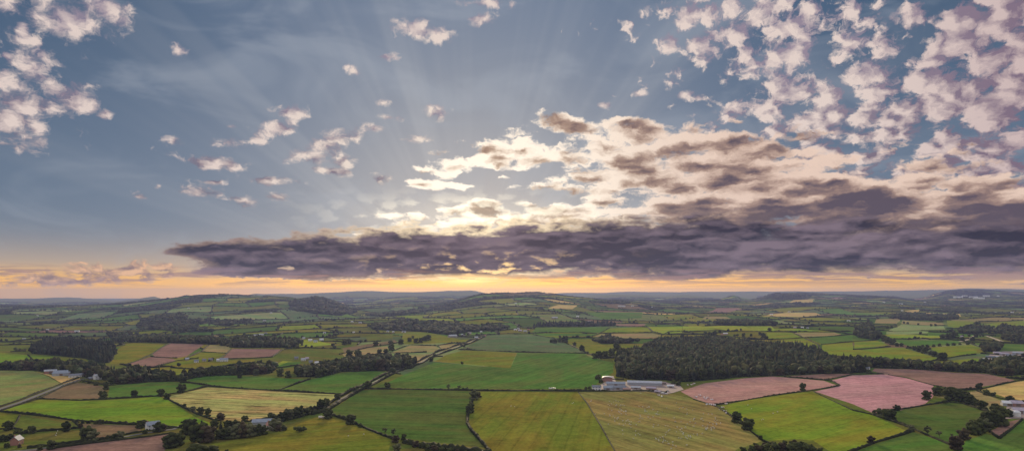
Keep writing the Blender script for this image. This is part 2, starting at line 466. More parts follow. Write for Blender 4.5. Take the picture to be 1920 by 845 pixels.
# name of colour, streak strength, streak angle, label, polygon
FIELDS = [
 ('sage', .35, 60, 'pale sage green crop field above the lane, far left', [(-60,696),(0,694),(62,695),(90,705),(115,719),(60,740),(0,759),(-60,785)]),
 ('gold', .1, 0, 'tan bare yard beside the lane below the farm sheds', [(66,696),(100,703),(150,707),(150,710),(118,719),(92,704)]),
 ('brown', .2, 20, 'brownish stubble field below the lane', [(76,746),(118,724),(145,717),(160,718),(195,724),(200,735),(197,746),(120,747)]),
 ('green', .2, 10, 'green strip field with a lone tree', [(205,724),(230,720),(290,716),(322,715),(350,717),(389,723),(340,734),(320,738),(296,741),(230,746),(203,745)]),
 ('vivid', .25, 8, 'vivid green field above the brick cottage fields', [(2,768),(74,749),(150,751),(200,749),(240,746),(296,742),(315,749),(340,765),(370,783),(395,792),(394,800),(340,803),(318,802),(300,797),(262,796),(215,793),(145,788),(136,786),(60,777),(0,770)]),
 ('straw', 1.0, -12, 'ripe straw field with dark flattened streaks', [(318,742),(391,725),(520,733),(636,739),(630,746),(595,763),(560,771),(505,784),(465,790),(405,787),(318,748)]),
 ('green', .25, 5, 'green field behind the straw field, with one tree', [(348,714),(370,706),(400,702),(450,704),(530,708),(575,711),(517,731),(455,727),(393,722)]),
 ('green', .25, 5, 'green field below the dark wood', [(522,731),(582,711),(640,698),(700,695),(737,697),(700,716),(665,733),(640,738),(590,735)]),
 ('deep', .5, -8, 'dark green field with faint drill rows', [(622,768),(650,749),(676,731),(700,730),(790,731),(884,734),(882,760),(875,793),(886,810),(911,838),(830,830),(770,822),(740,818),(690,803),(650,787)]),
 ('olive', .3, 80, 'yellow green field in the middle foreground', [(894,734),(985,734),(1083,734),(1100,757),(1120,790),(1152,845),(1165,875),(930,875),(912,838),(887,808),(878,792),(885,760)]),
 ('pasture', .7, -62, 'tan and green sheep pasture', [(1086,734),(1210,733),(1255,738),(1278,742),(1310,750),(1345,762),(1370,780),(1400,802),(1432,825),(1380,842),(1360,875),(1168,875),(1155,845),(1122,790),(1102,757)]),
 ('bright', .25, 40, 'bright yellow green field on the right', [(1352,760),(1400,750),(1450,741),(1512,734),(1530,735),(1600,769),(1635,777),(1700,807),(1640,826),(1600,843),(1560,848),(1525,825),(1500,822),(1430,826),(1400,798),(1372,776)]),
 ('pink', .3, 15, 'pinkish bare field behind the lone roadside tree', [(1276,733),(1320,718),(1400,708),(1450,705),(1475,707),(1545,713),(1570,722),(1500,733),(1420,746),(1350,758),(1335,757),(1300,746)]),
 ('clay', .2, 5, 'thin reddish strip field below the big wood', [(1470,705),(1550,700),(1597,700),(1545,712)]),
 ('rose', .35, 25, 'rose coloured ploughed field', [(1528,733),(1575,723),(1560,712),(1597,703),(1660,701),(1700,708),(1750,722),(1752,737),(1748,745),(1735,756),(1690,768),(1665,769),(1638,774),(1600,757)]),
 ('clay', .6, 8, 'reddish field with dark patches, far right', [(1640,690),(1720,692),(1790,698),(1850,700),(1903,712),(1880,718),(1800,731),(1760,724),(1700,706),(1657,700),(1635,695)]),
 ('gold', .3, 5, 'golden stubble field at the right edge', [(1832,731),(1905,715),(1990,705),(1990,760),(1890,746),(1870,739)]),
 ('tan', .4, 15, 'tan rough ground among the dark trees', [(1752,742),(1770,743),(1810,735),(1830,732),(1880,751),(1890,753),(1855,771),(1830,760),(1790,750)]),
 ('deep', .3, 10, 'dark green field enclosed by trees, right', [(1670,771),(1740,761),(1780,754),(1800,753),(1850,771),(1855,780),(1822,800),(1786,830),(1722,806),(1692,793),(1676,780)]),
 ('green', .3, 10, 'green field at the bottom edge right of the bright field', [(1605,845),(1712,809),(1735,816),(1786,835),(1780,880),(1590,880),(1580,855)]),
 ('green', .3, 40, 'green field in the bottom right corner', [(1800,840),(1812,825),(1850,812),(1875,823),(1915,787),(1990,770),(1990,880),(1798,880)]),
 ('clay', .3, 30, 'narrow red brown plot beside the barns', [(1856,808),(1890,790),(1914,784),(1905,792),(1876,821)]),
 ('olive', .5, 20, 'olive yellow field along the bottom edge', [(395,832),(470,818),(520,809),(590,782),(618,779),(690,806),(733,823),(722,880),(360,880)]),
 ('olive', .3, 10, 'small olive paddock at the left edge', [(-60,775),(0,772),(36,778),(30,790),(20,802),(-60,806)]),
 ('dull', .3, 10, 'olive paddock above the brick cottage', [(40,779),(120,791),(118,804),(70,808),(24,806),(24,798),(34,788)]),
 ('dull', .3, 10, 'lower olive paddock beside the lane', [(34,836),(50,814),(100,808),(148,804),(158,815),(160,822),(110,832),(60,838)]),
 ('dull', .2, 10, 'tiny green paddock', [(122,791),(136,789),(146,802),(120,805)]),
 ('brown', .3, 5, 'brown field behind the white house', [(150,793),(200,795),(262,797),(265,808),(225,815),(190,823),(172,816),(158,800)]),
 ('clay', .3, 5, 'red brown field along the bottom left edge', [(-60,850),(95,840),(200,826),(270,819),(322,812),(330,820),(310,838),(300,880),(-60,880)]),
 ('green', .5, 65, 'large green field in the middle of the picture', [(702,726),(732,714),(781,692),(814,679),(957,690),(970,661),(1095,662),(1105,668),(1150,680),(1150,697),(1120,717),(1112,727),(1000,728),(890,728)]),
 ('olive', .5, 20, 'olive corner of the large green field', [(815,677),(836,665),(870,656),(969,661),(956,689)]),
 ('slate', .25, 5, 'grey green field beyond the large green field', [(866,653),(892,640),(912,628),(960,626),(1000,627),(1040,634),(1060,643),(1097,660),(970,659)]),
 ('tan', .3, 5, 'five sided tan field beside the straight lane', [(733,661),(770,647),(815,648),(822,652),(814,659),(772,661)]),
 ('tan', .3, 5, 'small tan field next to the straight lane', [(824,646),(872,643),(845,653),(822,660),(826,653)]),
 ('tan', .3, 5, 'tan field left of the five sided field', [(642,663),(690,652),(728,648),(724,663),(690,665),(648,671)]),
 ('tan', .3, 5, 'tan field above the dark wood', [(690,669),(814,663),(784,680),(768,671),(740,669)]),
 ('olive', .2, 5, 'olive meadow with a clump of dark trees', [(756,623),(800,622),(868,637),(864,641),(768,645),(752,644)]),
 ('brown', .2, 5, 'long brown field with hedges', [(642,652),(740,637),(746,641),(700,650),(645,661)]),
 ('dull', .2, 5, 'grey green meadow', [(686,632),(735,625),(737,634),(690,640)]),
 ('lime', .2, 5, 'yellow green strip at mid distance', [(1280,611),(1314,611),(1342,617),(1280,620)]),
 ('lime', .2, 5, 'yellow green field right of the strip', [(1316,612),(1355,610),(1411,619),(1366,619)]),
 ('lime', .2, 5, 'yellow green triangle field', [(1357,611),(1393,610),(1421,619),(1412,620)]),
 ('lime', .2, 5, 'yellow green field by the round copse', [(1396,610),(1445,610),(1455,620),(1422,620)]),
 ('bright', .2, 5, 'bright green field before the tan strip', [(1438,623),(1484,623),(1501,632),(1440,635)]),
 ('tan', .2, 5, 'tan strip field at mid distance', [(1487,623),(1564,623),(1580,627),(1508,632)]),
 ('bright', .2, 5, 'green field between two hedges', [(1452,639),(1506,633),(1531,644),(1533,653),(1482,645)]),
 ('green', .2, 5, 'green field below the tan strip', [(1514,633),(1598,627),(1600,640),(1541,644)]),
 ('bright', .2, 5, 'yellow green field sloping to the belt of trees', [(1542,646),(1598,641),(1600,653),(1640,660),(1600,668),(1560,668),(1541,658)]),
 ('bright', .2, 5, 'green field with the corner hedge', [(1602,640),(1645,638),(1667,647),(1602,653)]),
 ('bright', .3, 30, 'large yellow green field above the belt of trees', [(1602,657),(1670,651),(1695,652),(1759,671),(1731,679),(1657,678),(1612,670)]),
 ('bright', .3, 30, 'green field with a pale line across it', [(1740,651),(1820,646),(1837,651),(1828,662),(1778,671)]),
 ('green', .2, 30, 'green field behind the row of bushes', [(1676,636),(1800,638),(1801,644),(1716,651),(1693,645)]),
 ('lime', .2, 5, 'yellow strip field at mid distance right', [(1647,627),(1676,626),(1764,629),(1764,633),(1676,634)]),
 ('pale', .2, 5, 'pale green field on the right', [(1690,608),(1769,611),(1773,617),(1664,620)]),
 ('pale', .2, 5, 'pale green field below its twin', [(1662,621),(1741,620),(1739,624),(1692,627),(1662,626)]),
 ('tan', .2, 5, 'tan field with four small trees', [(1692,600),(1767,605),(1771,610),(1690,607)]),
 ('tan', .2, 5, 'tan field beside the dark copse', [(1643,598),(1686,596),(1688,601),(1681,606),(1640,605)]),
 ('bright', .2, 5, 'yellow green field beside the long dark copse', [(1775,600),(1826,602),(1824,609),(1790,614),(1777,611)]),
 ('green', .2, 5, 'wide green field on the right edge', [(1824,642),(1920,645),(1990,647),(1990,668),(1881,661),(1841,649)]),
 ('bright', .2, 5, 'strip of green above the tree belt', [(1753,678),(1829,671),(1860,676),(1850,684),(1745,683)]),
 ('bright', .2, 5, 'pale yellow field at the right edge', [(1830,610),(1870,604),(1990,596),(1990,606),(1880,614)]),
 ('green', .2, 5, 'long green field with a straight hedge', [(997,623),(1006,613),(1139,613),(1150,613),(1122,624),(1081,623)]),
 ('bright', .2, 5, 'yellow green field at mid distance', [(1126,624),(1143,615),(1211,612),(1222,622)]),
 ('lime', .2, 5, 'yellow green field left of the farm', [(1215,612),(1279,612),(1279,623),(1241,625),(1226,621)]),
 ('green', .2, 5, 'narrow green field', [(995,625),(1081,625),(1118,626),(1108,630),(1022,629)]),
 ('tan', .2, 5, 'brown grey field in the centre', [(1114,630),(1126,626),(1223,624),(1239,628),(1232,634),(1150,633)]),
 ('olive', .2, 5, 'olive meadow above the big wood', [(1055,641),(1070,635),(1110,635),(1130,645),(1165,643),(1215,644),(1222,650),(1200,656),(1140,662),(1112,664),(1086,653)]),
 ('clay', .2, 5, 'grey pink field by the pine belt', [(1154,607),(1211,607),(1207,611),(1156,611)]),
 ('green', .2, 5, 'green field on the hillside', [(1094,585),(1205,585),(1203,596),(1131,598)]),
 ('gold', .2, 5, 'golden field on the middle hill', [(1027,578),(1047,571),(1083,572),(1073,579)]),
 ('gold', .2, 5, 'golden long field on the right', [(1428,592),(1475,585),(1530,586),(1540,590),(1500,594)]),
 ('clay', .2, 5, 'red field on the right hillside', [(1326,585),(1350,577),(1385,577),(1388,580),(1360,586)]),
 ('gold', .2, 5, 'pale tan field on the far slope', [(1480,567),(1492,562),(1526,560),(1524,568)]),
 ('tan', .2, 5, 'orange strip beside the hill farm', [(1316,598),(1322,593),(1360,593),(1372,597)]),
 ('gold', .2, 5, 'golden strip behind the dark copse', [(1696,582),(1726,579),(1722,585),(1700,585)]),
 ('gold', .2, 5, 'long golden strip field, far right', [(1730,586),(1800,588),(1802,593),(1738,589)]),
 ('clay', .3, 5, 'pinkish field above the left belt wood', [(284,662),(303,650),(320,643),(383,645),(350,667),(335,670),(290,668)]),
 ('tan', .3, 5, 'tan field beside the pinkish field', [(390,646),(428,648),(432,653),(425,661),(378,658)]),
 ('olive', .2, 5, 'olive field below the tan field', [(375,660),(424,662),(411,672),(346,671),(363,664)]),
 ('clay', .3, 5, 'pinkish field below the belt wood', [(436,653),(527,654),(510,668),(418,671)]),
 ('clay', .3, 5, 'brown pink wedge field', [(240,682),(283,668),(325,672),(329,676),(290,688)]),
 ('olive', .2, 5, 'ochre green sloping field', [(206,681),(221,653),(246,642),(309,645),(280,664),(238,680)]),
 ('vivid', .2, 5, 'vivid green field at the left edge', [(-60,659),(0,660),(34,663),(51,665),(73,685),(0,686),(-60,688)]),
 ('vivid', .2, 5, 'vivid green field below the conifer wood', [(54,666),(102,669),(114,680),(102,686),(75,682)]),
 ('olive', .2, 5, 'olive field below the conifer wood', [(112,669),(160,674),(185,684),(150,690),(120,681)]),
 ('green', .2, 5, 'green field among the hedges', [(515,688),(540,678),(565,677),(560,684),(525,692)]),
 ('lime', .2, 5, 'green field around the white farm', [(513,685),(530,676),(560,678),(555,686)]),
 ('olive', .2, 5, 'olive field below the left farm row', [(320,686),(380,678),(477,673),(478,677),(440,682),(372,690)]),
 ('lime', .2, 5, 'yellow green meadow beside the white houses', [(558,640),(567,636),(600,640),(625,645),(560,652)]),
]

def resample(poly, closed, step=14.0):
    out = []
    n = len(poly)
    for i in range(n if closed else n - 1):
        p, q = poly[i], poly[(i + 1) % n]
        k = max(1, int(math.hypot(q[0] - p[0], (q[1] - p[1]) * 2.0) / step))
        for j in range(k):
            t = j / k
            out.append((p[0] + (q[0] - p[0]) * t, p[1] + (q[1] - p[1]) * t))
    if not closed:
        out.append(poly[-1])
    return out

def inside(poly, x, y):
    """vectorised point in polygon"""
    x = np.asarray(x); y = np.asarray(y)
    r = np.zeros(x.shape, bool)
    if len(x) > 400:
        px_ = [p[0] for p in poly]; py_ = [p[1] for p in poly]
        near = (x >= min(px_)) & (x <= max(px_)) & (y >= min(py_)) & (y <= max(py_))
        if near.any() and near.sum() < 0.9 * len(x):
            r[near] = inside(poly, x[near], y[near])
            return r
        if not near.any():
            return r
    n = len(poly)
    for i in range(n):
        x0, y0 = poly[i]; x1, y1 = poly[(i + 1) % n]
        if y0 == y1:
            continue
        r ^= ((y0 > y) != (y1 > y)) & (x < (x1 - x0) * (y - y0) / (y1 - y0) + x0)
    return r

# chart of the ground used for meshing: bearing across, log of distance up
def chart(x, y):
    return (960 + F * x / y, -330.0 * math.log(y))
def unchart(U, L):
    y = np.exp(-np.asarray(L) / 330.0)
    return (np.asarray(U) - 960) / F * y, y

FIELD_W = []         # world polygons of the traced fields
for col_, s_, a_, lab_, poly_ in FIELDS:
    FIELD_W.append([tuple(p[:2]) for p in at_many(resample(poly_, True))])

# the rest of the land: a patchwork of irregular fields, cut in world space
PATCH = []
PATCH_EDGES = []
def make_patchwork():
    r = random.Random(5)
    def warp(i, j):
        x, y = i * 178.0, j * 212.0
        x, y = x + 90 * math.sin(y / 900 + 1) + 60 * math.sin(y / 410), y + 120 * math.sin(x / 1300) + 60 * math.sin(x / 520 + 2)
        c, s = math.cos(0.33), math.sin(0.33)
        return (x * c - y * s, x * s + y * c)
    pts = {}
    def P(i, j):
        if (i, j) not in pts:
            x, y = warp(i, j)
            pts[(i, j)] = (x + r.uniform(-55, 55), y + r.uniform(-64, 64))
        return pts[(i, j)]
    done = set()
    for i in range(-66, 78):
        for j in range(-34, 76):
            if (i, j) in done:
                continue
            w, h = 1, 1
            q = r.random()
            if q < 0.22 and (i + 1, j) not in done: w = 2
            elif q < 0.40 and (i, j + 1) not in done: h = 2
            for a in range(w):
                for b_ in range(h):
                    done.add((i + a, j + b_))
            poly = [P(i + a, j) for a in range(w + 1)] + [P(i + w, j + b_) for b_ in range(1, h + 1)] + \
                   [P(i + a, j + h) for a in range(w - 1, -1, -1)] + [P(i, j + b_) for b_ in range(h - 1, 0, -1)]
            ys = [p[1] for p in poly]
            if min(ys) < 780 or max(ys) > 9500:
                continue
            if any(abs(p[0]) > p[1] * 0.92 for p in poly):
                continue
            PATCH.append(poly)
            PATCH_EDGES.extend([(poly[k], poly[(k + 1) % len(poly)]) for k in range(len(poly))])
make_patchwork()
# ------------------------------------------------------------------ woods (outlines in the photograph)
WOODS = [
 ('big mixed wood beside the farm sheds', 1.0, [(1152,683),(1160,665),(1200,657),(1225,642),(1280,634),(1340,636),(1385,640),(1450,647),(1500,652),(1540,662),(1560,677),(1600,676),(1630,691),(1635,697),(1590,700),(1550,700),(1480,703),(1400,706),(1330,712),(1290,716),(1250,712),(1200,712),(1158,706)]),
 ('long belt of trees behind the rose and reddish fields', 1.0, [(1595,676),(1660,682),(1720,685),(1800,688),(1860,682),(1990,676),(1990,700),(1920,702),(1880,705),(1850,699),(1790,697),(1700,691),(1630,689)]),
 ('dark conifer plantation above the vivid green fields', 1.0, [(54,656),(90,642),(120,637),(150,642),(214,647),(218,665),(205,679),(186,682),(160,672),(110,667),(60,663)]),
 ('belt wood above the pinkish fields', 1.0, [(200,627),(250,630),(330,632),(408,638),(410,645),(400,646),(330,643),(215,640)]),
 ('second belt wood, right of the first', 1.0, [(410,640),(450,638),(480,637),(520,640),(560,642),(567,648),(545,652),(440,652),(412,648)]),
 ('dark round-topped wood above the green field', 1.0, [(556,706),(556,697),(600,687),(660,678),(720,671),(760,671),(783,681),(774,690),(735,694),(640,697),(600,707)]),
 ('valley wood on the left', 1.0, [(205,711),(206,703),(240,700),(300,703),(330,709),(380,702),(440,699),(450,692),(500,692),(510,683),(516,690),(505,700),(450,703),(380,705),(340,714),(280,716),(220,720)]),
 ('wood along the left edge', 1.0, [(-60,688),(0,687),(60,684),(110,688),(180,690),(200,696),(205,712),(180,712),(150,704),(60,694),(-60,693)]),
 ('small dark copse at mid distance', 1.0, [(1337,607),(1350,603),(1390,602),(1440,604),(1458,611),(1400,611),(1350,609)]),
 ('pine belt at mid distance', 1.0, [(996,614),(1008,609),(1060,608),(1153,608),(1153,611),(1060,612),(1006,613)]),
 ('long dark copse on the right', 1.0, [(1668,597),(1690,590),(1720,590),(1796,593),(1798,598),(1750,600),(1700,600)]),
 ('wooded knoll on the right', 1.0, [(1601,627),(1606,618),(1628,606),(1636,612),(1640,624),(1660,630),(1645,637),(1610,633)]),
 ('belt of trees in front of the right hand track', 1.0, [(1796,620),(1820,612),(1855,615),(1862,621),(1830,626),(1800,625)]),
 ('wood at the right edge', 1.0, [(1862,622),(1878,612),(1920,618),(1990,622),(1990,645),(1920,643),(1878,636),(1885,628)]),
 ('wooded end of the left hill', .6, [(540,566),(585,559),(605,560),(640,572),(668,584),(640,592),(590,588),(545,580)]),
 ('wooded slope of the left foothill', .6, [(255,612),(270,600),(300,592),(340,588),(350,596),(330,604),(360,612),(400,622),(330,622),(290,618)]),
 ('dark copses below the left hill', .6, [(375,602),(395,598),(420,602),(438,606),(430,611),(400,608)]),
 ('wooded edge of the middle hill', .6, [(700,594),(760,583),(800,577),(850,570),(880,566),(870,572),(820,580),(780,587),(730,593)]),
 ('village trees at mid distance', .6, [(690,611),(730,606),(800,603),(860,608),(900,612),(960,612),(940,618),(880,622),(840,628),(800,622),(750,620),(700,618)]),
 ('trees between the hedged meadows', .6, [(1110,640),(1130,634),(1145,632),(1160,640),(1200,642),(1165,645),(1125,644)]),
 ('bushes above the sheds on the far right', 1.0, [(1838,654),(1860,648),(1878,652),(1874,660),(1845,660)]),
 ('dark wood under the right dome hill', .5, [(1420,556),(1460,552),(1510,554),(1515,560),(1460,562),(1425,561)]),
 ('wooded top of the far right hill', .5, [(1772,550),(1800,546),(1850,548),(1862,553),(1800,556)]),
]
# ------------------------------------------------------------------ meshing the land: every field its own sheet, cut from one surface
def mat_land():
    m = bpy.data.materials.new('land')
    m.use_nodes = True
    nt = m.node_tree
    b = NB(nt)
    bs = nt.nodes['Principled BSDF']
    bs.inputs['Roughness'].default_value = 0.95
    bs.inputs['Specular IOR Level'].default_value = 0.0
    col = b.n('ShaderNodeAttribute', attribute_name='crop').outputs['Color']
    par = b.n('ShaderNodeAttribute', attribute_name='rows').outputs['Vector']
    st, ca, sa = b.sep(par)
    pos = b.n('ShaderNodeNewGeometry').outputs['Position']
    x, y, z = b.sep(pos)
    along = b.add(b.mul(x, ca), b.mul(y, sa))
    across = b.sub(b.mul(y, ca), b.mul(x, sa))
    flat = b.xyz(x, y, 0)
    big = b.noise(flat, 0.008, 5, 0.6)
    mid = b.noise(flat, 0.035, 5, 0.65)
    fine = b.noise(flat, 0.30, 4, 0.7)
    k = b.mad(b.sub(big, 0.5), 0.9, 1.0)
    k = b.mad(b.sub(mid, 0.5), 0.75, k)
    k = b.mad(b.sub(fine, 0.5), 1.0, k)
    clod = b.noise(flat, 0.11, 4, 0.65)
    k = b.mad(b.sub(clod, 0.5), 0.9, k)
    # drilled and mown rows, broken up
    rows = b.noise(b.xyz(b.mul(along, 0.006), b.mul(across, 0.13), 0), 1.0, 5, 0.68, 0.12)
    k = b.mad(b.mul(b.sub(rows, 0.5), b.mad(st, 1.0, 0.12)), 1.9, k)
    tram = b.n('ShaderNodeTexWave', wave_type='BANDS', bands_direction='X', wave_profile='SIN')
    b.put(tram.inputs['Vector'], b.xyz(across, along, 0))
    tram.inputs['Scale'].default_value = 0.022
    tram.inputs['Distortion'].default_value = 0.6
    tram.inputs['Detail'].default_value = 1.0
    tl = b.step(tram.outputs['Fac'], 0.93, 1.0)
    k = b.mad(b.mul(tl, b.add(st, 0.2)), -0.26, k)
    # flattened crop where the rows are strongest
    lodged = b.noise(b.xyz(b.mul(along, 0.026), b.mul(across, 0.14), 3.0), 1.0, 5, 0.6, 0.4)
    lod = b.mul(b.step(lodged, 0.53, 0.60), b.step(st, 0.8, 1.0))
    k = b.mad(lod, -0.48, k)
    k = b.m('MAXIMUM', k, 0.25)
    # drier and greener patches
    dry = b.noise(b.xyz(b.mul(along, 0.007), b.mul(across, 0.018), 7.0), 1.0, 5, 0.62, 0.5)
    tint = b.mix(b.step(dry, 0.36, 0.66), (0.82, 1.07, 0.84, 1), (1.22, 0.97, 1.03, 1))
    cr, cg, cb = b.sep(col)      # grass dries in patches, bare soil does not
    grassy = b.mad(b.step(b.m('DIVIDE', cg, cr), 0.6, 0.9), 0.8, 0.2)
    c = b.mix(grassy, col, tint, 'MULTIPLY')
    c = b.v('SCALE', c, k)
    nt.links.new(c, bs.inputs['Base Color'])
    bump = b.n('ShaderNodeBump')
    bump.inputs['Strength'].default_value = 0.6
    bump.inputs['Distance'].default_value = 0.5
    nt.links.new(b.add(fine, b.mul(rows, st)), bump.inputs['Height'])
    nt.links.new(bump.outputs[0], bs.inputs['Normal'])
    return m
M_LAND = mat_land()

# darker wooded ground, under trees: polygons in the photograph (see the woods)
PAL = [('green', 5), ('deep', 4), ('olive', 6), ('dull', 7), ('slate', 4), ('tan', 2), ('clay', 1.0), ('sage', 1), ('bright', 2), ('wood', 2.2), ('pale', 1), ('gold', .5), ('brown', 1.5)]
def pick_crop(r):
    s = r.random() * sum(w for _, w in PAL)
    for n_, w in PAL:
        s -= w
        if s <= 0:
            return n_
    return 'green'

def make_ground():
    r = random.Random(3)
    vs, faces, kinds = [], [], []
    def put(poly, kind):
        # one face loop in chart space, densified
        c = [chart(x, y) for x, y in poly]
        out = []
        n = len(c)
        for i in range(n):
            p, q = c[i], c[(i + 1) % n]
            k = max(1, int(max(abs(q[0] - p[0]), abs(q[1] - p[1])) / 18.0))
            for j in range(k):
                t = j / k
                # straight in the world, not in the chart
                w0, w1 = poly[i], poly[(i + 1) % n]
                out.append(chart(w0[0] + (w1[0] - w0[0]) * t, w0[1] + (w1[1] - w0[1]) * t))
        ar = sum(out[i - 1][0] * out[i][1] - out[i][0] * out[i - 1][1] for i in range(len(out)))
        if ar < 0:
            out.reverse()
        i0 = len(vs)
        vs.extend(out)
        faces.append(list(range(i0, i0 + len(out))))
        kinds.append(kind)
    for i, p in enumerate(FIELD_W):
        put(p, ('field', i))
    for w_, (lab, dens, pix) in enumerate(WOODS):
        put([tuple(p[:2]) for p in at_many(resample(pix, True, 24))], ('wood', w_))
    for i, p in enumerate(PATCH):
        put(p, ('patch', i))
    # grid points, finer where the skyline is drawn
    def grid(u0, u1, du, y0, y1, dl):
        L0, L1 = -330 * math.log(y0), -330 * math.log(y1)
        n = int(abs(L1 - L0) / dl); m_ = int((u1 - u0) / du)
        for i in range(n + 1):
            for j in range(m_ + 1):
                vs.append((u0 + du * (j + (0.5 if i % 2 else 0)), L0 + (L1 - L0) * i / n))
    grid(-120, 2040, 18, 330, 3000, 13)
    grid(-120, 2040, 13, 3020, 18000, 8)
    grid(-1700, -140, 60, 60, 18500, 40)
    grid(2060, 3640, 60, 60, 18500, 40)
    grid(-120, 2040, 60, 60, 325, 30)
    v2, e2, f2, ov, oe, of = delaunay_2d_cdt([Vector(v) for v in vs], [], faces, 0, 1e-4, True)
    U = np.array([v[0] for v in v2]); L = np.array([v[1] for v in v2])
    x, y = unchart(U, L)
    z = ground(x, y)
    co = np.stack([x, y, z], 1)
    patch_col = {}
    for i in range(len(PATCH)):
        c0 = pick_crop(r)
        px0, py0 = PATCH[i][0]
        if c0 == 'wood' and py0 < 3300:
            c0 = 'olive'
        if py0 > 3600 and r.random() < 0.07:
            c0 = 'wood'
        elif px0 / py0 < -0.2 and py0 > 2600 and r.random() < 0.6:
            c0 = r.choice(('slate', 'green', 'slate', 'deep', 'wood', 'dull', 'pale'))
        k = r.uniform(0.75, 1.2) * (1.12 if py0 > 2600 else 1)
        patch_col[i] = (tuple(a * k * 0.9 for a in C[c0]), r.uniform(0.1, 0.5), r.uniform(0, 180), c0)
    sets = {}
    for fi, f in enumerate(f2):
        own = sorted(of[fi])
        k = kinds[own[0]] if own else None
        fk = None
        for o in own:
            if kinds[o][0] == 'field':
                fk = kinds[o]; break
        if fk is None:
            for o in own:
                if kinds[o][0] == 'wood':
                    fk = kinds[o]; break
        if fk is None and own:
            fk = kinds[own[0]]
        key = ('field', fk[1]) if fk and fk[0] == 'field' else ('ground', 0)
        sets.setdefault(key, []).append((f, fk))
    for key, fl in sets.items():
        idx = {}
        fs = []
        cols, pars = [], []
        for f, fk in fl:
            g = []
            for a in f:
                if a not in idx:
                    idx[a] = len(idx)
                g.append(idx[a])
            # upwards
            p = [co[a] for a in f]
            if (p[1][0] - p[0][0]) * (p[2][1] - p[0][1]) - (p[1][1] - p[0][1]) * (p[2][0] - p[0][0]) < 0:
                g.reverse()
            fs.append(g)
            if fk is None:
                c0, s_, a_ = C['dull'], 0.2, 30
            elif fk[0] == 'field':
                c0, s_, a_ = C[FIELDS[fk[1]][0]], FIELDS[fk[1]][1], FIELDS[fk[1]][2]
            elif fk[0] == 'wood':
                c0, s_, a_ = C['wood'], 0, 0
            else:
                c0, s_, a_, _n = patch_col[fk[1]]
            cols.append((*c0, 1.0))
            ar = math.radians(a_)
            pars.append((s_, math.cos(ar), math.sin(ar)))
        verts = [None] * len(idx)
        for a, i in idx.items():
            verts[i] = tuple(co[a])
        nm = 'field' if key[0] == 'field' else 'ground'
        me = bpy.data.meshes.new(nm)
        me.from_pydata(verts, [], fs)
        at1 = me.attributes.new('crop', 'FLOAT_COLOR', 'FACE')
        at1.data.foreach_set('color', np.array(cols, np.float32).ravel())
        at2 = me.attributes.new('rows', 'FLOAT_VECTOR', 'FACE')
        at2.data.foreach_set('vector', np.array(pars, np.float32).ravel())
        me.materials.append(M_LAND)
        me.polygons.foreach_set('use_smooth', [True] * len(fs))
        o = bpy.data.objects.new(nm, me)
        COL.objects.link(o)
        o['kind'] = 'structure'
        if nm == 'field':
            o['label'] = FIELDS[key[1]][3]
            o['category'] = 'field'
        else:
            o['label'] = 'rolling farmland stretching to the far hills'
            o['category'] = 'ground'
    return patch_col
# ------------------------------------------------------------------ small mesh helpers
def new_obj(name, me, parent=None, mats=()):
    for m in mats:
        me.materials.append(m)
    o = bpy.data.objects.new(name, me)
    COL.objects.link(o)
    if parent is not None:
        o.parent = parent
    return o

def empty(name, loc, rz=0.0, label=None, cat=None, group=None):
    o = bpy.data.objects.new(name, None)
    COL.objects.link(o)
    o.empty_display_size = 1.0
    o.location = loc
    o.rotation_euler = (0, 0, rz)
    if label: o['label'] = label
    if cat: o['category'] = cat
    if group: o['group'] = group
    return o

def np_mesh(name, co, tris):
    me = bpy.data.meshes.new(name)
    co = np.asarray(co, np.float32); tris = np.asarray(tris, np.int32)
    me.vertices.add(len(co)); me.vertices.foreach_set('co', co.ravel())
    me.loops.add(tris.size); me.loops.foreach_set('vertex_index', tris.ravel())
    me.polygons.add(len(tris)); me.polygons.foreach_set('loop_start', np.arange(0, tris.size, 3, dtype=np.int32))
    me.update(calc_edges=True)
    return me

_ICO = {}
def ico(sub):
    if sub not in _ICO:
        bm = bmesh.new()
        bmesh.ops.create_icosphere(bm, subdivisions=sub, radius=1.0)
        bm.verts.ensure_lookup_table()
        _ICO[sub] = (np.array([v.co[:] for v in bm.verts]), np.array([[v.index for v in f.verts] for f in bm.faces]))
        bm.free()
    return _ICO[sub]

# ------------------------------------------------------------------ materials of leaves and bark
def mat_leaf(name, dark, light, obj_var=0.5, tint=False):
    m = bpy.data.materials.new(name)
    m.use_nodes = True
    nt = m.node_tree
    b = NB(nt)
    bs = nt.nodes['Principled BSDF']
    bs.inputs['Roughness'].default_value = 0.8
    bs.inputs['Specular IOR Level'].default_value = 0.03
    pos = b.n('ShaderNodeNewGeometry').outputs['Position']
    oi = b.n('ShaderNodeObjectInfo').outputs['Random']
    n1 = b.noise(pos, 0.10, 3, 0.6)
    n2 = b.noise(pos, 0.9, 3, 0.7)
    n0 = b.noise(pos, 0.02, 3, 0.6)
    f = b.m('ADD', b.mad(b.sub(n1, 0.5), 2.2, b.mad(b.sub(n0, 0.5), 1.8, 0.45)), b.mul(b.sub(n2, 0.5), 1.6))
    f = b.m('ADD', f, b.mul(b.sub(oi, 0.5), obj_var), clamp=True)
    c = b.mix(f, dark, light)
    if tint:      # leaf colour of each single tree of a wood
        c = b.mix(1.0, c, b.n('ShaderNodeAttribute', attribute_name='leaf').outputs['Color'], 'MULTIPLY')
    nt.links.new(c, bs.inputs['Base Color'])
    return m
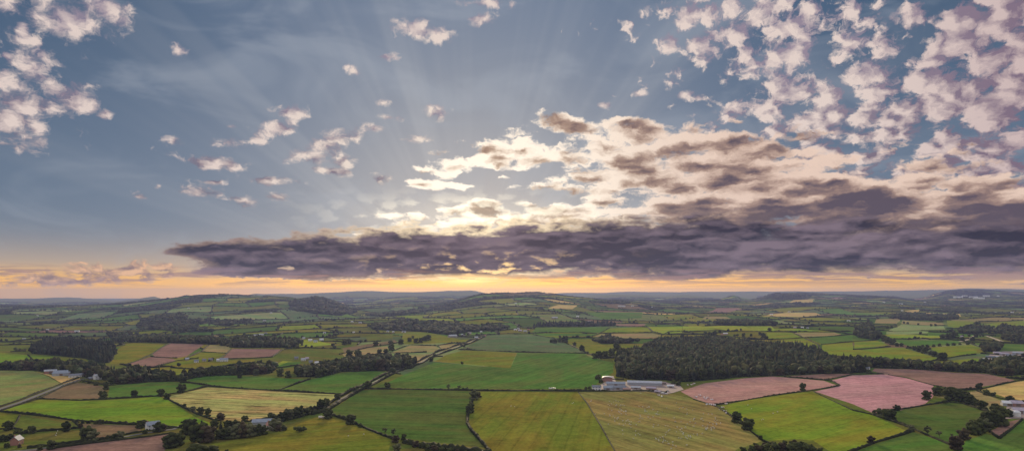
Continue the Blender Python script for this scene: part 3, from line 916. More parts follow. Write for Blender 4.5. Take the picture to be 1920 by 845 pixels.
def mat_plain(name, c, rough=0.8, var=0.25, scale=0.8, metal=0.0):
    m = bpy.data.materials.new(name)
    m.use_nodes = True
    nt = m.node_tree
    b = NB(nt)
    bs = nt.nodes['Principled BSDF']
    bs.inputs['Roughness'].default_value = rough
    bs.inputs['Metallic'].default_value = metal
    pos = b.n('ShaderNodeTexCoord').outputs['Object']
    n1 = b.noise(pos, scale, 4, 0.6)
    nt.links.new(b.v('SCALE', (c[0], c[1], c[2]), b.mad(b.sub(n1, 0.5), var * 2, 1.0)), bs.inputs['Base Color'])
    return m
M_LEAF = mat_leaf('broad_leaves', (0.024, 0.031, 0.010), (0.075, 0.084, 0.026))
M_LEAFP = mat_leaf('pale_leaves', (0.060, 0.066, 0.030), (0.140, 0.140, 0.066))
M_NEEDLE = mat_leaf('needles', (0.022, 0.030, 0.016), (0.052, 0.060, 0.032))
M_COPPER = mat_leaf('bronze_leaves', (0.034, 0.025, 0.014), (0.078, 0.060, 0.032))
M_WOOD = mat_leaf('wood_leaves', (0.018, 0.023, 0.010), (0.078, 0.082, 0.032), 0.0, True)
M_NEEDLEW = mat_leaf('wood_needles', (0.014, 0.019, 0.011), (0.036, 0.042, 0.024), 0.0, True)
M_HEDGE = mat_leaf('hedge_leaves', (0.015, 0.018, 0.009), (0.042, 0.046, 0.018))
M_BARK = mat_plain('bark', (0.085, 0.065, 0.050), 0.9, 0.4, 1.5)

# ------------------------------------------------------------------ trees, ten metres tall before scaling
def crown_mesh(seed, kind):
    r = np.random.RandomState(seed)
    cos, trs = [], []
    n0 = 0
    def blob(c, rad, sub=1, jit=0.22):
        nonlocal n0
        v, t = ico(sub)
        k = 1 + r.uniform(-jit, jit, (len(v), 1))
        cos.append(v * k * np.asarray(rad) + np.asarray(c))
        trs.append(t + n0)
        n0 += len(v)
    def cards(c, rad, n, s):
        nonlocal n0
        d = r.normal(size=(n, 3)); d /= np.linalg.norm(d, axis=1, keepdims=True)
        p = np.asarray(c) + d * np.asarray(rad) * r.uniform(0.9, 1.18, (n, 1))
        a = r.normal(size=(n, 3)); a /= np.linalg.norm(a, axis=1, keepdims=True)
        bb = np.cross(d, a)
        q = np.stack([p + a * s, p + bb * s, p - (a + bb) * s * 0.7], 1).reshape(-1, 3)
        cos.append(q)
        trs.append(np.arange(n0, n0 + 3 * n).reshape(-1, 3))
        n0 += 3 * n
    if kind == 'conifer':
        for i in range(9):
            z = 1.2 + i * 0.95
            w = 2.3 * (1 - i / 9.6) + 0.2
            for k in range(4):
                a = r.uniform(0, 6.28)
                blob((math.cos(a) * w * 0.5, math.sin(a) * w * 0.5, z), (w * 0.62, w * 0.62, 0.75), 1, 0.3)
        cards((0, 0, 4.6), (1.7, 1.7, 4.4), 160, 0.32)
    else:
        if kind == 'tall': W, H, zc, N, low = 3.6, 4.8, 5.4, 26, 0.7
        elif kind == 'bush': W, H, zc, N, low = 5.6, 4.6, 4.6, 18, 0.4
        elif kind == 'wide': W, H, zc, N, low = 12.0, 4.4, 4.2, 40, 0.4
        elif kind == 'sparse': W, H, zc, N, low = 4.0, 3.9, 5.8, 16, 1.4
        else: W, H, zc, N, low = 5.2, 4.7, 5.4, 30, 0.7
        lean = r.uniform(-0.5, 0.5, 2)
        for i in range(N):
            d = r.normal(size=3); d /= np.linalg.norm(d)
            d[2] = d[2] * 0.9 + 0.08
            rr = r.uniform(0.35, 0.82)
            c = np.array([d[0] * W * rr + lean[0], d[1] * (W if kind != 'wide' else 4.5) * rr + lean[1], zc + d[2] * H * rr])
            s = r.uniform(0.85, 1.45) * (0.85 if kind == 'sparse' else 1.15) * (1.25 if kind == 'wide' else 1)
            if c[2] - s < low: c[2] = low + s * 0.9
            blob(c, (s * r.uniform(1, 1.3), s * r.uniform(1, 1.3), s * r.uniform(0.75, 1.0)), 1, 0.25)
            cards(c, (s * 1.15, s * 1.15, s * 0.95), 14 if kind != 'sparse' else 20, 0.30)
        if kind not in ('sparse', 'wide'):
            for i in range(8):
                a = 0.785 * i + r.uniform(-.3, .3); q = W * r.uniform(0.45, 0.68); s = r.uniform(1.0, 1.5)
                c = np.array([math.cos(a) * q + lean[0], math.sin(a) * q + lean[1], low + s * 0.8])
                blob(c, (s * 1.2, s * 1.2, s), 1, 0.25)
                cards(c, (s * 1.2, s * 1.2, s), 10, 0.3)
        if kind not in ('sparse',):
            blob((lean[0], lean[1], zc), (W * 0.55, (W if kind != 'wide' else 4.0) * 0.55, H * 0.6), 2, 0.15)
    return np_mesh('crown', np.concatenate(cos), np.concatenate(trs))

def tube(path, radii, sides=7):
    co, tr = [], []
    for (p, r_) in zip(path, radii):
        for k in range(sides):
            a = 2 * math.pi * k / sides
            co.append((p[0] + math.cos(a) * r_, p[1] + math.sin(a) * r_, p[2]))
    for i in range(len(path) - 1):
        for k in range(sides):
            a, b_ = i * sides + k, i * sides + (k + 1) % sides
            tr += [(a, b_, a + sides), (b_, b_ + sides, a + sides)]
    return co, tr

def trunk_mesh(seed, kind):
    r = random.Random(seed)
    h = {'conifer': 8.5, 'bush': 3.5, 'wide': 3.0}.get(kind, 6.0)
    R = 0.34 if kind != 'bush' else 0.22
    co, tr = tube([(0, 0, -0.6), (0.02, 0.03, 0.5), (0.05, -0.04, h * 0.45), (0.1, 0.05, h)], [R * 1.5, R, R * 0.75, R * 0.3])
    if kind not in ('conifer',):
        for i in range(5):
            a = r.uniform(0, 6.28); z0 = h * r.uniform(0.35, 0.7); L = r.uniform(1.6, 3.0)
            p = [(0.05, 0, z0), (math.cos(a) * L * 0.5, math.sin(a) * L * 0.5, z0 + L * 0.5), (math.cos(a) * L, math.sin(a) * L, z0 + L * 0.95)]
            c2, t2 = tube(p, [R * 0.5, R * 0.32, R * 0.12], 5)
            n0 = len(co)
            co += c2; tr += [tuple(q + n0 for q in t) for t in t2]
    return np_mesh('trunk', co, tr)

KINDS = {}
def tree_kind(kind, mat, n):
    res = []
    for i in range(n):
        c = crown_mesh(hash_(kind) + i, kind); c.materials.append(mat)
        t = trunk_mesh(hash_(kind) + i + 50, kind); t.materials.append(M_BARK)
        res.append((c, t))
    return res
def hash_(s):
    return sum((i + 1) * ord(c) for i, c in enumerate(s)) % 10000
for k_, geo, mat, n_ in (('r', 'round', M_LEAF, 5), ('t', 'tall', M_LEAF, 3), ('b', 'bush', M_LEAF, 4), ('w', 'wide', M_LEAF, 1), ('s', 'sparse', M_LEAFP, 3),
                         ('p', 'round', M_LEAFP, 2), ('c', 'conifer', M_NEEDLE, 3), ('x', 'round', M_COPPER, 3), ('q', 'bush', M_COPPER, 2)):
    KINDS[k_] = tree_kind(geo, mat, n_)
NAMES = {'r': ('broadleaf_tree', 'tree', 'round dark'), 't': ('broadleaf_tree', 'tree', 'tall dark'), 'b': ('bush', 'bush', 'dark green'), 'w': ('bush', 'bush', 'wide dark'),
         's': ('broadleaf_tree', 'tree', 'thin sparse'), 'p': ('broadleaf_tree', 'tree', 'pale green'), 'c': ('conifer_tree', 'tree', 'pointed dark conifer'),
         'x': ('broadleaf_tree', 'tree', 'round bronze'), 'q': ('bush', 'bush', 'bronze')}
ORD = ['first', 'second', 'third', 'fourth', 'fifth', 'sixth', 'seventh', 'eighth', 'ninth', 'tenth', 'eleventh', 'twelfth', 'thirteenth', 'fourteenth', 'fifteenth', 'sixteenth',
       'seventeenth', 'eighteenth', 'nineteenth', 'twentieth'] + [f'{n_}{"st" if n_ % 10 == 1 else "nd" if n_ % 10 == 2 else "rd" if n_ % 10 == 3 else "th"}' for n_ in range(21, 80)]
N_TREES = [0]
def plant(loc, h, kind, label, group, seed):
    r = random.Random(seed)
    ms = KINDS[kind]
    c, t = ms[r.randrange(len(ms))]
    nm, cat, _ = NAMES[kind]
    s = h / 10.0
    e = empty(nm, loc, r.uniform(0, 6.28) if kind != 'w' else 0.0, label, cat, group)
    e.scale = (s * r.uniform(0.92, 1.1), s * r.uniform(0.92, 1.1), s)
    new_obj('crown', c, e)
    new_obj('trunk', t, e)
    N_TREES[0] += 1
    return e

# rows of trees in the photograph: where they stand, then (u, v of the foot, height in pixels, kind)
TREES = [
 ('at the corner of the brown stubble field', [(194,747,15,'r')]),
 ('on the hedge between the green strip and vivid field', [(252,743,12,'r'),(303,742,13,'r'),(312,748,12,'r')]),
 ('behind the brown stubble field near the white house', [(157,716,6,'b'),(168,718,7,'b'),(180,722,8,'b'),(199,730,15,'t'),(209,719,14,'r')]),
 ('in the paddock corner at the left edge', [(15,806,17,'r')]),
 ('at the corner of the olive paddock', [(124,808,19,'t')]),
 ('between the lower paddock and brown field', [(150,802,10,'q'),(163,822,24,'r'),(175,825,20,'p')]),
 ('in the low row inside the olive paddock', [(30,812,10,'b'),(40,813,9,'b'),(50,812,9,'b'),(60,812,14,'r')]),
 ('around the small red gabled cottage', [(5,827,16,'b'),(14,838,10,'b'),(20,824,12,'r'),(37,838,8,'q')]),
 ('beside the lane along the bottom left', [(75,843,11,'b'),(95,841,17,'r')]),
 ('on the lane below the brown field', [(201,824,8,'b'),(215,822,12,'b'),(224,821,14,'p')]),
 ('along the vivid field edge', [(145,792,8,'b'),(155,793,7,'b'),(166,793,7,'b'),(180,794,9,'b'),(190,794,11,'b'),(208,793,6,'b')]),
 ('around the white house by the brown field', [(261,802,14,'r'),(270,799,13,'r'),(272,812,10,'b'),(298,809,19,'r'),(306,806,13,'x')]),
 ('on the hedge end right of the green strip', [(343,717,13,'r'),(340,736,17,'r')]),
 ('behind the green field', [(449,708,12,'t'),(480,703,11,'p'),(525,705,14,'r'),(541,707,12,'r')]),
 ('on the upper straw field hedge', [(454,728,5,'b')]),
 ('along the left edge of the straw field', [(346,763,7,'r'),(354,767,5,'b'),(362,771,10,'p'),(376,776,14,'r'),(389,781,16,'t'),(413,787,14,'x')]),
 ('in the dark clump at the lane bend', [(350,812,25,'r'),(362,814,27,'r'),(372,828,33,'r'),(378,806,18,'c'),(389,828,29,'x')]),
 ('in the thicket left of the hidden farmhouse', [(402,801,17,'r'),(410,822,19,'b'),(414,804,15,'c'),(426,822,22,'r'),(427,804,17,'r'),(440,801,15,'r'),(440,821,25,'p'),(453,819,28,'x'),(459,790,12,'r'),(466,818,26,'p'),(480,816,20,'r'),(494,813,17,'r')]),
 ('in the row along the straw field bottom', [(508,791,18,'r'),(518,790,16,'b'),(529,789,18,'r'),(541,786,19,'p'),(552,783,17,'r'),(563,780,20,'r'),(576,777,13,'r')]),
 ('right of the hidden farmhouse', [(516,806,22,'p'),(523,807,14,'q'),(531,806,12,'b')]),
 ('on the lane at the straw field corner', [(603,767,18,'r'),(611,763,16,'r'),(633,748,11,'r')]),
 ('beside the white vans', [(614,784,18,'r')]),
 ('alone in the olive yellow field', [(562,809,13,'w')]),
 ('in the group at the bottom left edge', [(322,838,27,'r'),(336,834,23,'r'),(368,865,34,'r'),(398,858,24,'r'),(426,850,10,'b')]),
 ('where the straight lane meets the long hedge', [(666,732,7,'b'),(690,728,15,'r')]),
 ('on the long hedge right of the lane', [(727,728,12,'r')]),
 ('on the hedge below the large green field', [(841,730,11,'s'),(861,730,9,'s'),(876,730,6,'s')]),
 ('on the hedge between dark and yellow green fields', [(881,773,17,'r'),(883,757,8,'b'),(890,749,19,'p'),(897,744,12,'q')]),
 ('on the lower hedge of the dark green field', [(657,795,19,'r'),(675,800,9,'b'),(722,812,12,'s'),(737,816,14,'s')]),
 ('at the bottom corner of the dark green field', [(742,829,14,'x'),(744,848,16,'p'),(756,824,11,'r')]),
 ('in the thick hedge along the bottom', [(768,832,12,'b'),(779,837,14,'q'),(791,839,13,'b'),(803,843,14,'b'),(816,846,14,'q'),(829,847,13,'b'),(843,849,13,'b'),(858,850,11,'q'),(873,851,10,'b'),(888,852,9,'b')]),
 ('beside the farm sheds', [(1098,729,6,'b'),(1105,728,6,'b'),(1121,710,11,'b'),(1127,717,9,'b'),(1262,719,9,'b'),(1272,722,9,'b')]),
 ('on the hedge between pink and bright fields', [(1505,732,15,'t')]),
 ('on the fence right of the sheep pasture', [(1380,791,20,'r'),(1400,805,22,'r'),(1427,823,9,'b')]),
 ('in front of the big wood', [(1442,704,12,'p')]),
 ('in the dark thicket at the bottom edge', [(1394,848,13,'b'),(1408,848,15,'b'),(1423,847,16,'q'),(1438,846,18,'b'),(1453,845,18,'b'),(1468,845,19,'q'),(1483,845,20,'b'),(1498,845,22,'b'),(1512,847,20,'b'),(1526,850,16,'b'),(1418,839,11,'b'),(1434,837,10,'q'),(1451,835,10,'b'),(1471,833,10,'b'),(1490,832,11,'q'),(1506,836,11,'b'),(1521,842,12,'b'),(1537,848,12,'b')]),
 ('in the row behind the dark green field', [(1738,749,17,'r'),(1757,741,18,'r'),(1771,755,8,'b'),(1773,740,14,'r'),(1785,750,25,'r'),(1797,749,20,'r'),(1808,753,20,'r'),(1819,757,18,'r'),(1828,759,14,'r'),(1841,767,17,'r')]),
 ('in the clump below the rose field', [(1640,774,8,'b'),(1650,779,14,'p'),(1660,784,18,'r'),(1671,786,20,'r')]),
 ('on the rose field edge', [(1681,769,11,'r')]),
 ('in the bright field corner', [(1634,830,14,'x')]),
 ('on the lower hedge of the dark green enclosed field', [(1709,807,11,'p'),(1739,815,18,'s'),(1761,819,13,'s')]),
 ('in the overgrown row towards the barns', [(1790,831,19,'s'),(1793,842,24,'x'),(1806,823,21,'x'),(1822,811,14,'b'),(1828,814,26,'r'),(1838,810,26,'r'),(1847,806,22,'p'),(1856,802,30,'r'),(1867,797,34,'r'),(1878,790,22,'r')]),
 ('just left of the barns', [(1867,771,15,'r'),(1890,781,15,'r'),(1894,753,12,'r')]),
 ('on the golden field edge', [(1838,732,5,'b'),(1851,740,13,'b'),(1862,742,9,'b')]),
 ('left of the dark wood', [(654,668,13,'r'),(672,668,13,'r'),(645,646,10,'r'),(655,645,9,'r')]),
 ('on the hedges around the five sided tan field', [(704,648,9,'r'),(711,663,9,'r'),(724,664,10,'r'),(733,646,9,'p'),(735,657,12,'r'),(752,645,10,'r')]),
 ('in the clump on the olive meadow', [(768,640,8,'r'),(774,634,5,'r'),(780,643,9,'r'),(788,642,9,'r'),(796,639,9,'r'),(803,638,11,'r')]),
 ('on the straight lane by the large green field', [(808,677,8,'r')]),
 ('at the corner of the grey green field', [(1034,642,7,'r'),(1041,643,8,'r'),(1049,641,8,'r'),(1059,642,13,'r')]),
 ('on the right edge of the grey green field', [(1077,648,7,'r'),(1091,657,11,'r'),(1102,663,6,'b')]),
 ('left of the big wood', [(1115,672,10,'r'),(1123,671,13,'r'),(1136,671,13,'r'),(1147,666,14,'r'),(1156,657,13,'r'),(1193,657,9,'s')]),
 ('in the small farm field', [(1377,631,5,'r'),(1389,619,4,'r'),(1394,631,7,'r'),(1408,630,5,'r'),(1425,628,6,'r'),(1431,633,9,'r'),(1436,636,7,'r'),(1443,621,7,'r')]),
 ('beside the white roofed farm shed', [(1332,630,7,'r'),(1340,630,10,'r'),(1349,624,6,'r')]),
 ('in the row from the wooded knoll', [(1650,633,8,'r'),(1658,639,11,'r'),(1666,643,12,'r'),(1673,646,11,'r'),(1682,649,7,'r'),(1690,649,7,'r')]),
 ('in the row down the yellow green field', [(1702,651,5,'b'),(1715,656,8,'r'),(1723,659,11,'r'),(1733,662,13,'r'),(1745,665,8,'r'),(1752,668,10,'r'),(1762,672,11,'r'),(1768,676,15,'r')]),
 ('in the line of bushes above the pale line', [(1731,651,6,'b'),(1738,651,7,'b'),(1750,650,6,'b'),(1762,649,7,'b'),(1777,648,6,'b'),(1788,647,6,'b'),(1800,646,5,'b'),(1815,646,6,'b')]),
 ('in the clump beside the yellow strip', [(1715,635,6,'b'),(1722,635,5,'b'),(1768,635,9,'r'),(1778,635,11,'r'),(1788,634,12,'r'),(1805,639,8,'r'),(1823,639,8,'r'),(1830,632,7,'r')]),
 ('on the tan field by the long copse', [(1695,606,4,'r'),(1702,607,4,'r'),(1722,609,4,'r'),(1746,611,4,'r'),(1754,611,4,'r')]),
 ('beside the pale green fields', [(1664,616,6,'r'),(1672,615,5,'r'),(1832,612,10,'t')]),
]
def build_trees():
    seed = 100
    for where, ts in TREES:
        pts = at_many([(t[0], t[1]) for t in ts])
        order = sorted(range(len(ts)), key=lambda i: ts[i][0])
        rank = {i: k for k, i in enumerate(order)}
        cats = {}
        for i, (t, p) in enumerate(zip(ts, pts)):
            h = max(2.0, 1.12 * t[2] * p.y / F)
            look = NAMES[t[3]][2]; noun = NAMES[t[3]][1]
            if len(ts) == 1:
                lab = f'lone {look} {noun} {where}'
            else:
                lab = f'{look} {noun} {where}, {ORD[rank[i]]} from left'
            grp = 'trees and bushes ' + where if len(ts) > 1 else None
            seed += 1
            plant((p.x, p.y, p.z - 0.2), h, t[3], lab, grp, seed)

# ------------------------------------------------------------------ hedges
HEDGES = [
 ('upper lane hedge below the pale sage field', 2.2, 2.0, [(-40,776),(0,762),(38,749),(75,735),(115,719),(148,708)]),
 ('lower lane hedge beside the brown stubble field', 2.2, 2.0, [(-40,786),(0,770),(40,757),(74,746),(117,725),(150,714)]),
 ('left hedge of the straight lane', 3.0, 3.2, [(570,772),(605,764),(632,746),(665,729),(700,713),(737,694),(785,677),(815,661),(845,651),(875,641),(905,629)]),
 ('right hedge of the straight lane', 3.0, 3.4, [(585,777),(613,770),(642,751),(672,734),(703,719),(742,698),(790,681),(820,665),(850,655),(880,644),(911,630)]),
 ('long straight hedge across the middle of the picture', 2.6, 2.4, [(690,729),(740,729),(790,730),(890,732),(1000,732),(1075,733),(1150,733),(1210,732),(1250,736)]),
 ('kinked hedge between the dark green and yellow green fields', 2.4, 2.4, [(889,736),(884,757),(877,775),(876,793),(884,807),(900,825),(918,845),(925,858)]),
 ('hedge along the lower left of the dark green field', 2.4, 2.4, [(617,776),(650,787),(690,804),(740,824)]),
 ('thick hedge under the bottom bushes', 5.0, 4.0, [(758,829),(800,839),(850,845),(920,852)]),
 ('thin fence line hedge left of the sheep pasture', 1.0, 1.0, [(1084,734),(1102,757),(1122,790),(1153,845),(1162,865)]),
 ('fence line hedge right of the sheep pasture', 1.6, 1.4, [(1300,748),(1345,762),(1370,779),(1400,801),(1432,827),(1450,833)]),
 ('hedge below the pinkish bare field', 1.8, 1.5, [(1340,759),(1400,749),(1450,741),(1500,734),(1530,730),(1573,723)]),
 ('short hedge between the pink and rose fields', 1.8, 1.6, [(1548,712),(1562,715),(1575,722)]),
 ('hedge above the pinkish bare field', 1.8, 1.6, [(1470,706),(1510,709),(1545,712),(1562,709),(1598,702)]),
 ('hedge above the rose field', 1.8, 1.6, [(1598,702),(1630,700),(1657,701)]),
 ('hedge between the rose and reddish fields', 1.2, 1.0, [(1665,702),(1700,708),(1750,722),(1800,731)]),
 ('track hedge left of the rose field', 1.2, 1.0, [(1526,734),(1562,751),(1600,769),(1637,777)]),
 ('dark hedge right of the bright field', 2.2, 2.2, [(1637,777),(1690,795),(1720,807),(1760,824),(1788,836)]),
 ('hedge below the bright field', 2.4, 2.2, [(1590,850),(1605,843),(1640,829),(1680,818),(1712,808)]),
 ('hedge above the enclosed dark green field', 2.4, 2.0, [(1668,770),(1700,765),(1735,759),(1780,753)]),
 ('hedge under the dark tree row', 2.2, 2.0, [(1780,753),(1805,756),(1830,764),(1853,772)]),
 ('hedge below the far reddish field', 1.8, 1.6, [(1800,732),(1840,729),(1880,719),(1905,714),(1960,705)]),
 ('hedge left of the golden field', 2.0, 2.0, [(1832,732),(1850,739),(1870,745),(1890,749),(1940,755)]),
 ('hedge along the narrow red brown plot', 1.8, 1.8, [(1856,809),(1874,822),(1895,805),(1917,786)]),
 ('upper hedge of the straw field', 2.2, 2.0, [(391,724),(455,728),(520,732),(590,736),(645,738)]),
 ('hedge at the top left of the straw field', 2.2, 2.0, [(296,742),(320,738),(360,731),(391,723)]),
 ('hedge down the left side of the straw field', 2.0, 1.8, [(316,748),(345,764),(370,776),(405,788)]),
 ('hedge along the bottom of the straw field', 2.4, 2.4, [(463,790),(510,785),(560,772),(600,764)]),
 ('long hedge below the vivid green field', 2.4, 2.2, [(-40,768),(0,771),(60,777),(136,787),(215,794),(300,798),(350,803),(395,801)]),
 ('hedge above the vivid green field', 2.0, 1.8, [(74,747),(110,748),(150,750),(200,748),(240,746),(296,742)]),
 ('hedge above the green strip field', 1.8, 1.8, [(150,712),(175,718),(205,722),(260,718),(300,713)]),
 ('short hedge between the two green fields', 2.0, 2.0, [(325,714),(350,716),(391,723)]),
 ('hedge between the upper green fields', 2.0, 2.0, [(520,732),(550,721),(582,710)]),
 ('hedge below the left edge paddock', 2.0, 2.0, [(-40,806),(0,804),(25,802),(40,806)]),
 ('short hedge across the olive paddock', 1.6, 1.4, [(37,779),(31,790),(22,801)]),
 ('hedge between the two olive paddocks', 2.0, 2.0, [(66,809),(95,807),(118,805),(150,802)]),
 ('hedge left of the brown field', 2.0, 2.0, [(138,789),(150,800),(160,809),(174,820)]),
 ('upper hedge of the bottom left lane', 2.2, 2.2, [(50,840),(110,833),(190,824),(230,815),(270,808),(330,801)]),
 ('lower hedge of the bottom left lane', 2.2, 2.0, [(100,840),(150,833),(200,827),(270,819),(325,811)]),
 ('dark hedge above the large green field', 2.4, 2.2, [(860,655),(910,657),(970,660),(1040,661),(1100,662)]),
 ('hedge on the right of the grey green field', 2.0, 2.0, [(1000,627),(1040,634),(1060,642),(1100,661),(1120,670)]),
 ('hedge above the grey green field', 2.0, 2.0, [(908,628),(950,625),(1000,626)]),
 ('hedge around the top of the five sided tan field', 2.2, 2.0, [(735,658),(768,646),(820,648),(826,652),(816,660)]),
 ('hedge below the five sided tan field', 2.2, 2.4, [(650,673),(690,666),(731,661),(772,661),(800,660)]),
 ('hedge left of the tan fields', 2.2, 2.2, [(636,664),(690,651),(728,646),(752,641)]),
 ('hedge above the small lane side tan field', 2.0, 2.0, [(822,647),(850,643),(874,641)]),
 ('hedge below the yellow green fields', 2.4, 2.2, [(1290,622),(1343,619),(1366,621),(1412,621),(1456,621)]),
 ('hedge above the tree lined small field', 2.4, 2.2, [(1383,637),(1440,636),(1507,633),(1560,630),(1600,626)]),
 ('hedge beside the tan strip', 2.4, 2.2, [(1487,623),(1505,632),(1533,645),(1540,655)]),
 ('hedge above the tan strip', 2.6, 2.6, [(1470,621),(1520,622),(1564,622),(1600,627)]),
 ('hedge between the two yellow green slopes', 2.2, 2.0, [(1540,645),(1600,640),(1645,637)]),
 ('hedge above the large yellow green field', 2.2, 2.0, [(1600,655),(1640,652),(1670,649)]),
 ('long hedge below the yellow strip', 2.4, 2.2, [(1674,635),(1765,635),(1800,638),(1823,641),(1870,642),(1930,645)]),
 ('hedge below the field with the pale line', 2.4, 2.2, [(1731,679),(1770,672),(1800,667),(1830,664)]),
 ('hedge right of the field with the pale line', 2.4, 2.2, [(1820,644),(1840,651),(1850,656)]),
 ('hedge across the green fields in the centre', 2.4, 2.2, [(994,624),(1040,623),(1081,623),(1119,625)]),
 ('slanting hedge between the centre green fields', 2.4, 2.2, [(1110,630),(1126,624),(1143,614)]),
 ('hedge above the olive meadow by the big wood', 2.4, 2.2, [(1112,634),(1150,634),(1190,635),(1233,635)]),
 ('hedge between the yellow green fields in the centre', 2.4, 2.2, [(1211,611),(1224,621),(1242,626)]),
 ('hedge above the brown grey field', 2.4, 2.2, [(1126,625),(1175,623),(1223,623)]),
 ('hedge below the narrow yellow green field', 2.4, 2.2, [(1240,628),(1253,622),(1290,620)]),
 ('hedge beside the pinkish field above the wood', 2.4, 2.2, [(346,672),(363,665),(377,659),(392,646)]),
 ('hedge between the tan and olive fields', 2.0, 1.8, [(377,659),(400,660),(425,662)]),
 ('hedge left of the pinkish belt field', 2.0, 2.0, [(411,673),(426,662),(434,653)]),
 ('hedge below the pinkish belt field', 2.2, 2.2, [(418,673),(478,671),(510,669),(530,655)]),
 ('hedge above the brown pink wedge', 2.2, 2.0, [(236,683),(260,675),(283,665),(305,650),(320,643)]),
 ('hedge below the brown pink wedge', 2.2, 2.2, [(288,689),(331,676),(372,671)]),
 ('short hedge on the brown pink wedge', 2.0, 2.0, [(283,668),(305,670),(332,671)]),
 ('hedge across the left vivid fields', 2.0, 2.0, [(52,665),(62,674),(74,686)]),
 ('hedge right of the left vivid fields', 2.0, 2.0, [(102,670),(115,681)]),
 ('hedge below the row of cottages', 2.4, 2.4, [(320,689),(372,692),(440,684),(478,678)]),
 ('hedge through the tan sage fields', 2.2, 2.2, [(434,699),(490,687),(520,690),(560,684)]),
]
def hedge_mesh(pts, w, h, rs, gap=0.0):
    """a leafy bank along a line of ground points"""
    P = np.array([(p[0], p[1]) for p in pts])
    seg = np.linalg.norm(np.diff(P, axis=0), axis=1)
    s = np.concatenate([[0], np.cumsum(seg)])
    D = P[:, 1].mean()
    step = max(2.2, D / 420.0)
    n = max(3, int(s[-1] / step))
    q = np.linspace(0, s[-1], n)
    x = np.interp(q, s, P[:, 0]); y = np.interp(q, s, P[:, 1])
    dx = np.gradient(x); dy = np.gradient(y)
    L = np.hypot(dx, dy) + 1e-9
    nx, ny = -dy / L, dx / L
    hh = h * (1 + rs.uniform(-0.3, 0.35, n)) * (0.85 + 0.3 * np.sin(q / 23.0 + rs.uniform(0, 6)))
    ww = w * (1 + rs.uniform(-0.25, 0.25, n))
    sec = [(-0.5, -0.25), (-0.56, 0.45), (-0.34, 0.92), (0.05, 1.05), (0.36, 0.9), (0.55, 0.42), (0.5, -0.25)]
    k = len(sec)
    co = np.zeros((n, k, 3))
    for j, (a, b_) in enumerate(sec):
        o = a * ww * (1 + rs.uniform(-0.25, 0.25, n))
        co[:, j, 0] = x + nx * o; co[:, j, 1] = y + ny * o
        co[:, j, 2] = b_ * hh * (1 + rs.uniform(-0.15, 0.15, n)) if b_ > 0 else -0.4
    zz = ground(co[:, :, 0], co[:, :, 1])
    co[:, :, 2] += zz
    tr = []
    for i in range(n - 1):
        for j in range(k - 1):
            a = i * k + j
            tr += [(a, a + 1, a + k), (a + 1, a + k + 1, a + k)]
    tr += [(0, j + 1, j) for j in range(1, k - 1)] + [((n - 1) * k, (n - 1) * k + j, (n - 1) * k + j + 1) for j in range(1, k - 1)]
    return co.reshape(-1, 3), np.array(tr)

def build_hedges():
    rs = np.random.RandomState(4)
    for lab, w, h, pix in HEDGES:
        pts = at_many(resample(pix, False, 10))
        # never thinner than the photograph shows
        co, tr = hedge_mesh(pts, w, h, rs)
        o0 = np.array([pts[0].x, pts[0].y, pts[0].z])
        me = np_mesh('hedge', co - o0, tr)
        o = new_obj('hedge', me, None, [M_HEDGE])
        o.location = o0
        o['label'] = 'dark ' + lab if not lab.split()[0] in ('dark', 'thin', 'thick', 'long', 'short') else lab
        o['category'] = 'hedge'
        o['group'] = 'field hedges'

# ------------------------------------------------------------------ many small trees as one mesh
def low_crown(seed, kind):
    r = np.random.RandomState(seed)
    if kind == 'conifer':
        co, tr = [], []
        n = 7
        for lv in range(3):
            b0 = len(co)
            z0, z1, rad = 0.08 + lv * 0.27, 0.50 + lv * 0.25, 0.27 * (1 - lv * 0.27)
            for k in range(n):
                a = 2 * math.pi * (k + r.uniform(-.25, .25)) / n
                q = rad * r.uniform(0.75, 1.2)
                co.append((math.cos(a) * q, math.sin(a) * q, z0 + r.uniform(-.04, .04)))
            co.append((0, 0, z1))
            for k in range(n):
                tr.append((b0 + k, b0 + (k + 1) % n, b0 + n))
        return np.array(co), np.array(tr)
    cos, trs, n0 = [], [], 0
    v, t = ico(1)
    for i in range(4):
        c = np.array([r.uniform(-.22, .22), r.uniform(-.22, .22), r.uniform(.38, .72)]) if i else np.array([0, 0, 0.52])
        s = r.uniform(.20, .30) if i else 0.40
        cos.append(v * (1 + r.uniform(-.28, .28, (len(v), 1))) * np.array([s, s, s * r.uniform(.8, 1.05) * (1.1 if not i else 1)]) + c)
        trs.append(t + n0); n0 += len(v)
    return np.concatenate(cos), np.concatenate(trs)
LOW = {'r': [low_crown(i, 'round') for i in range(5)], 'c': [low_crown(20 + i, 'conifer') for i in range(3)]}
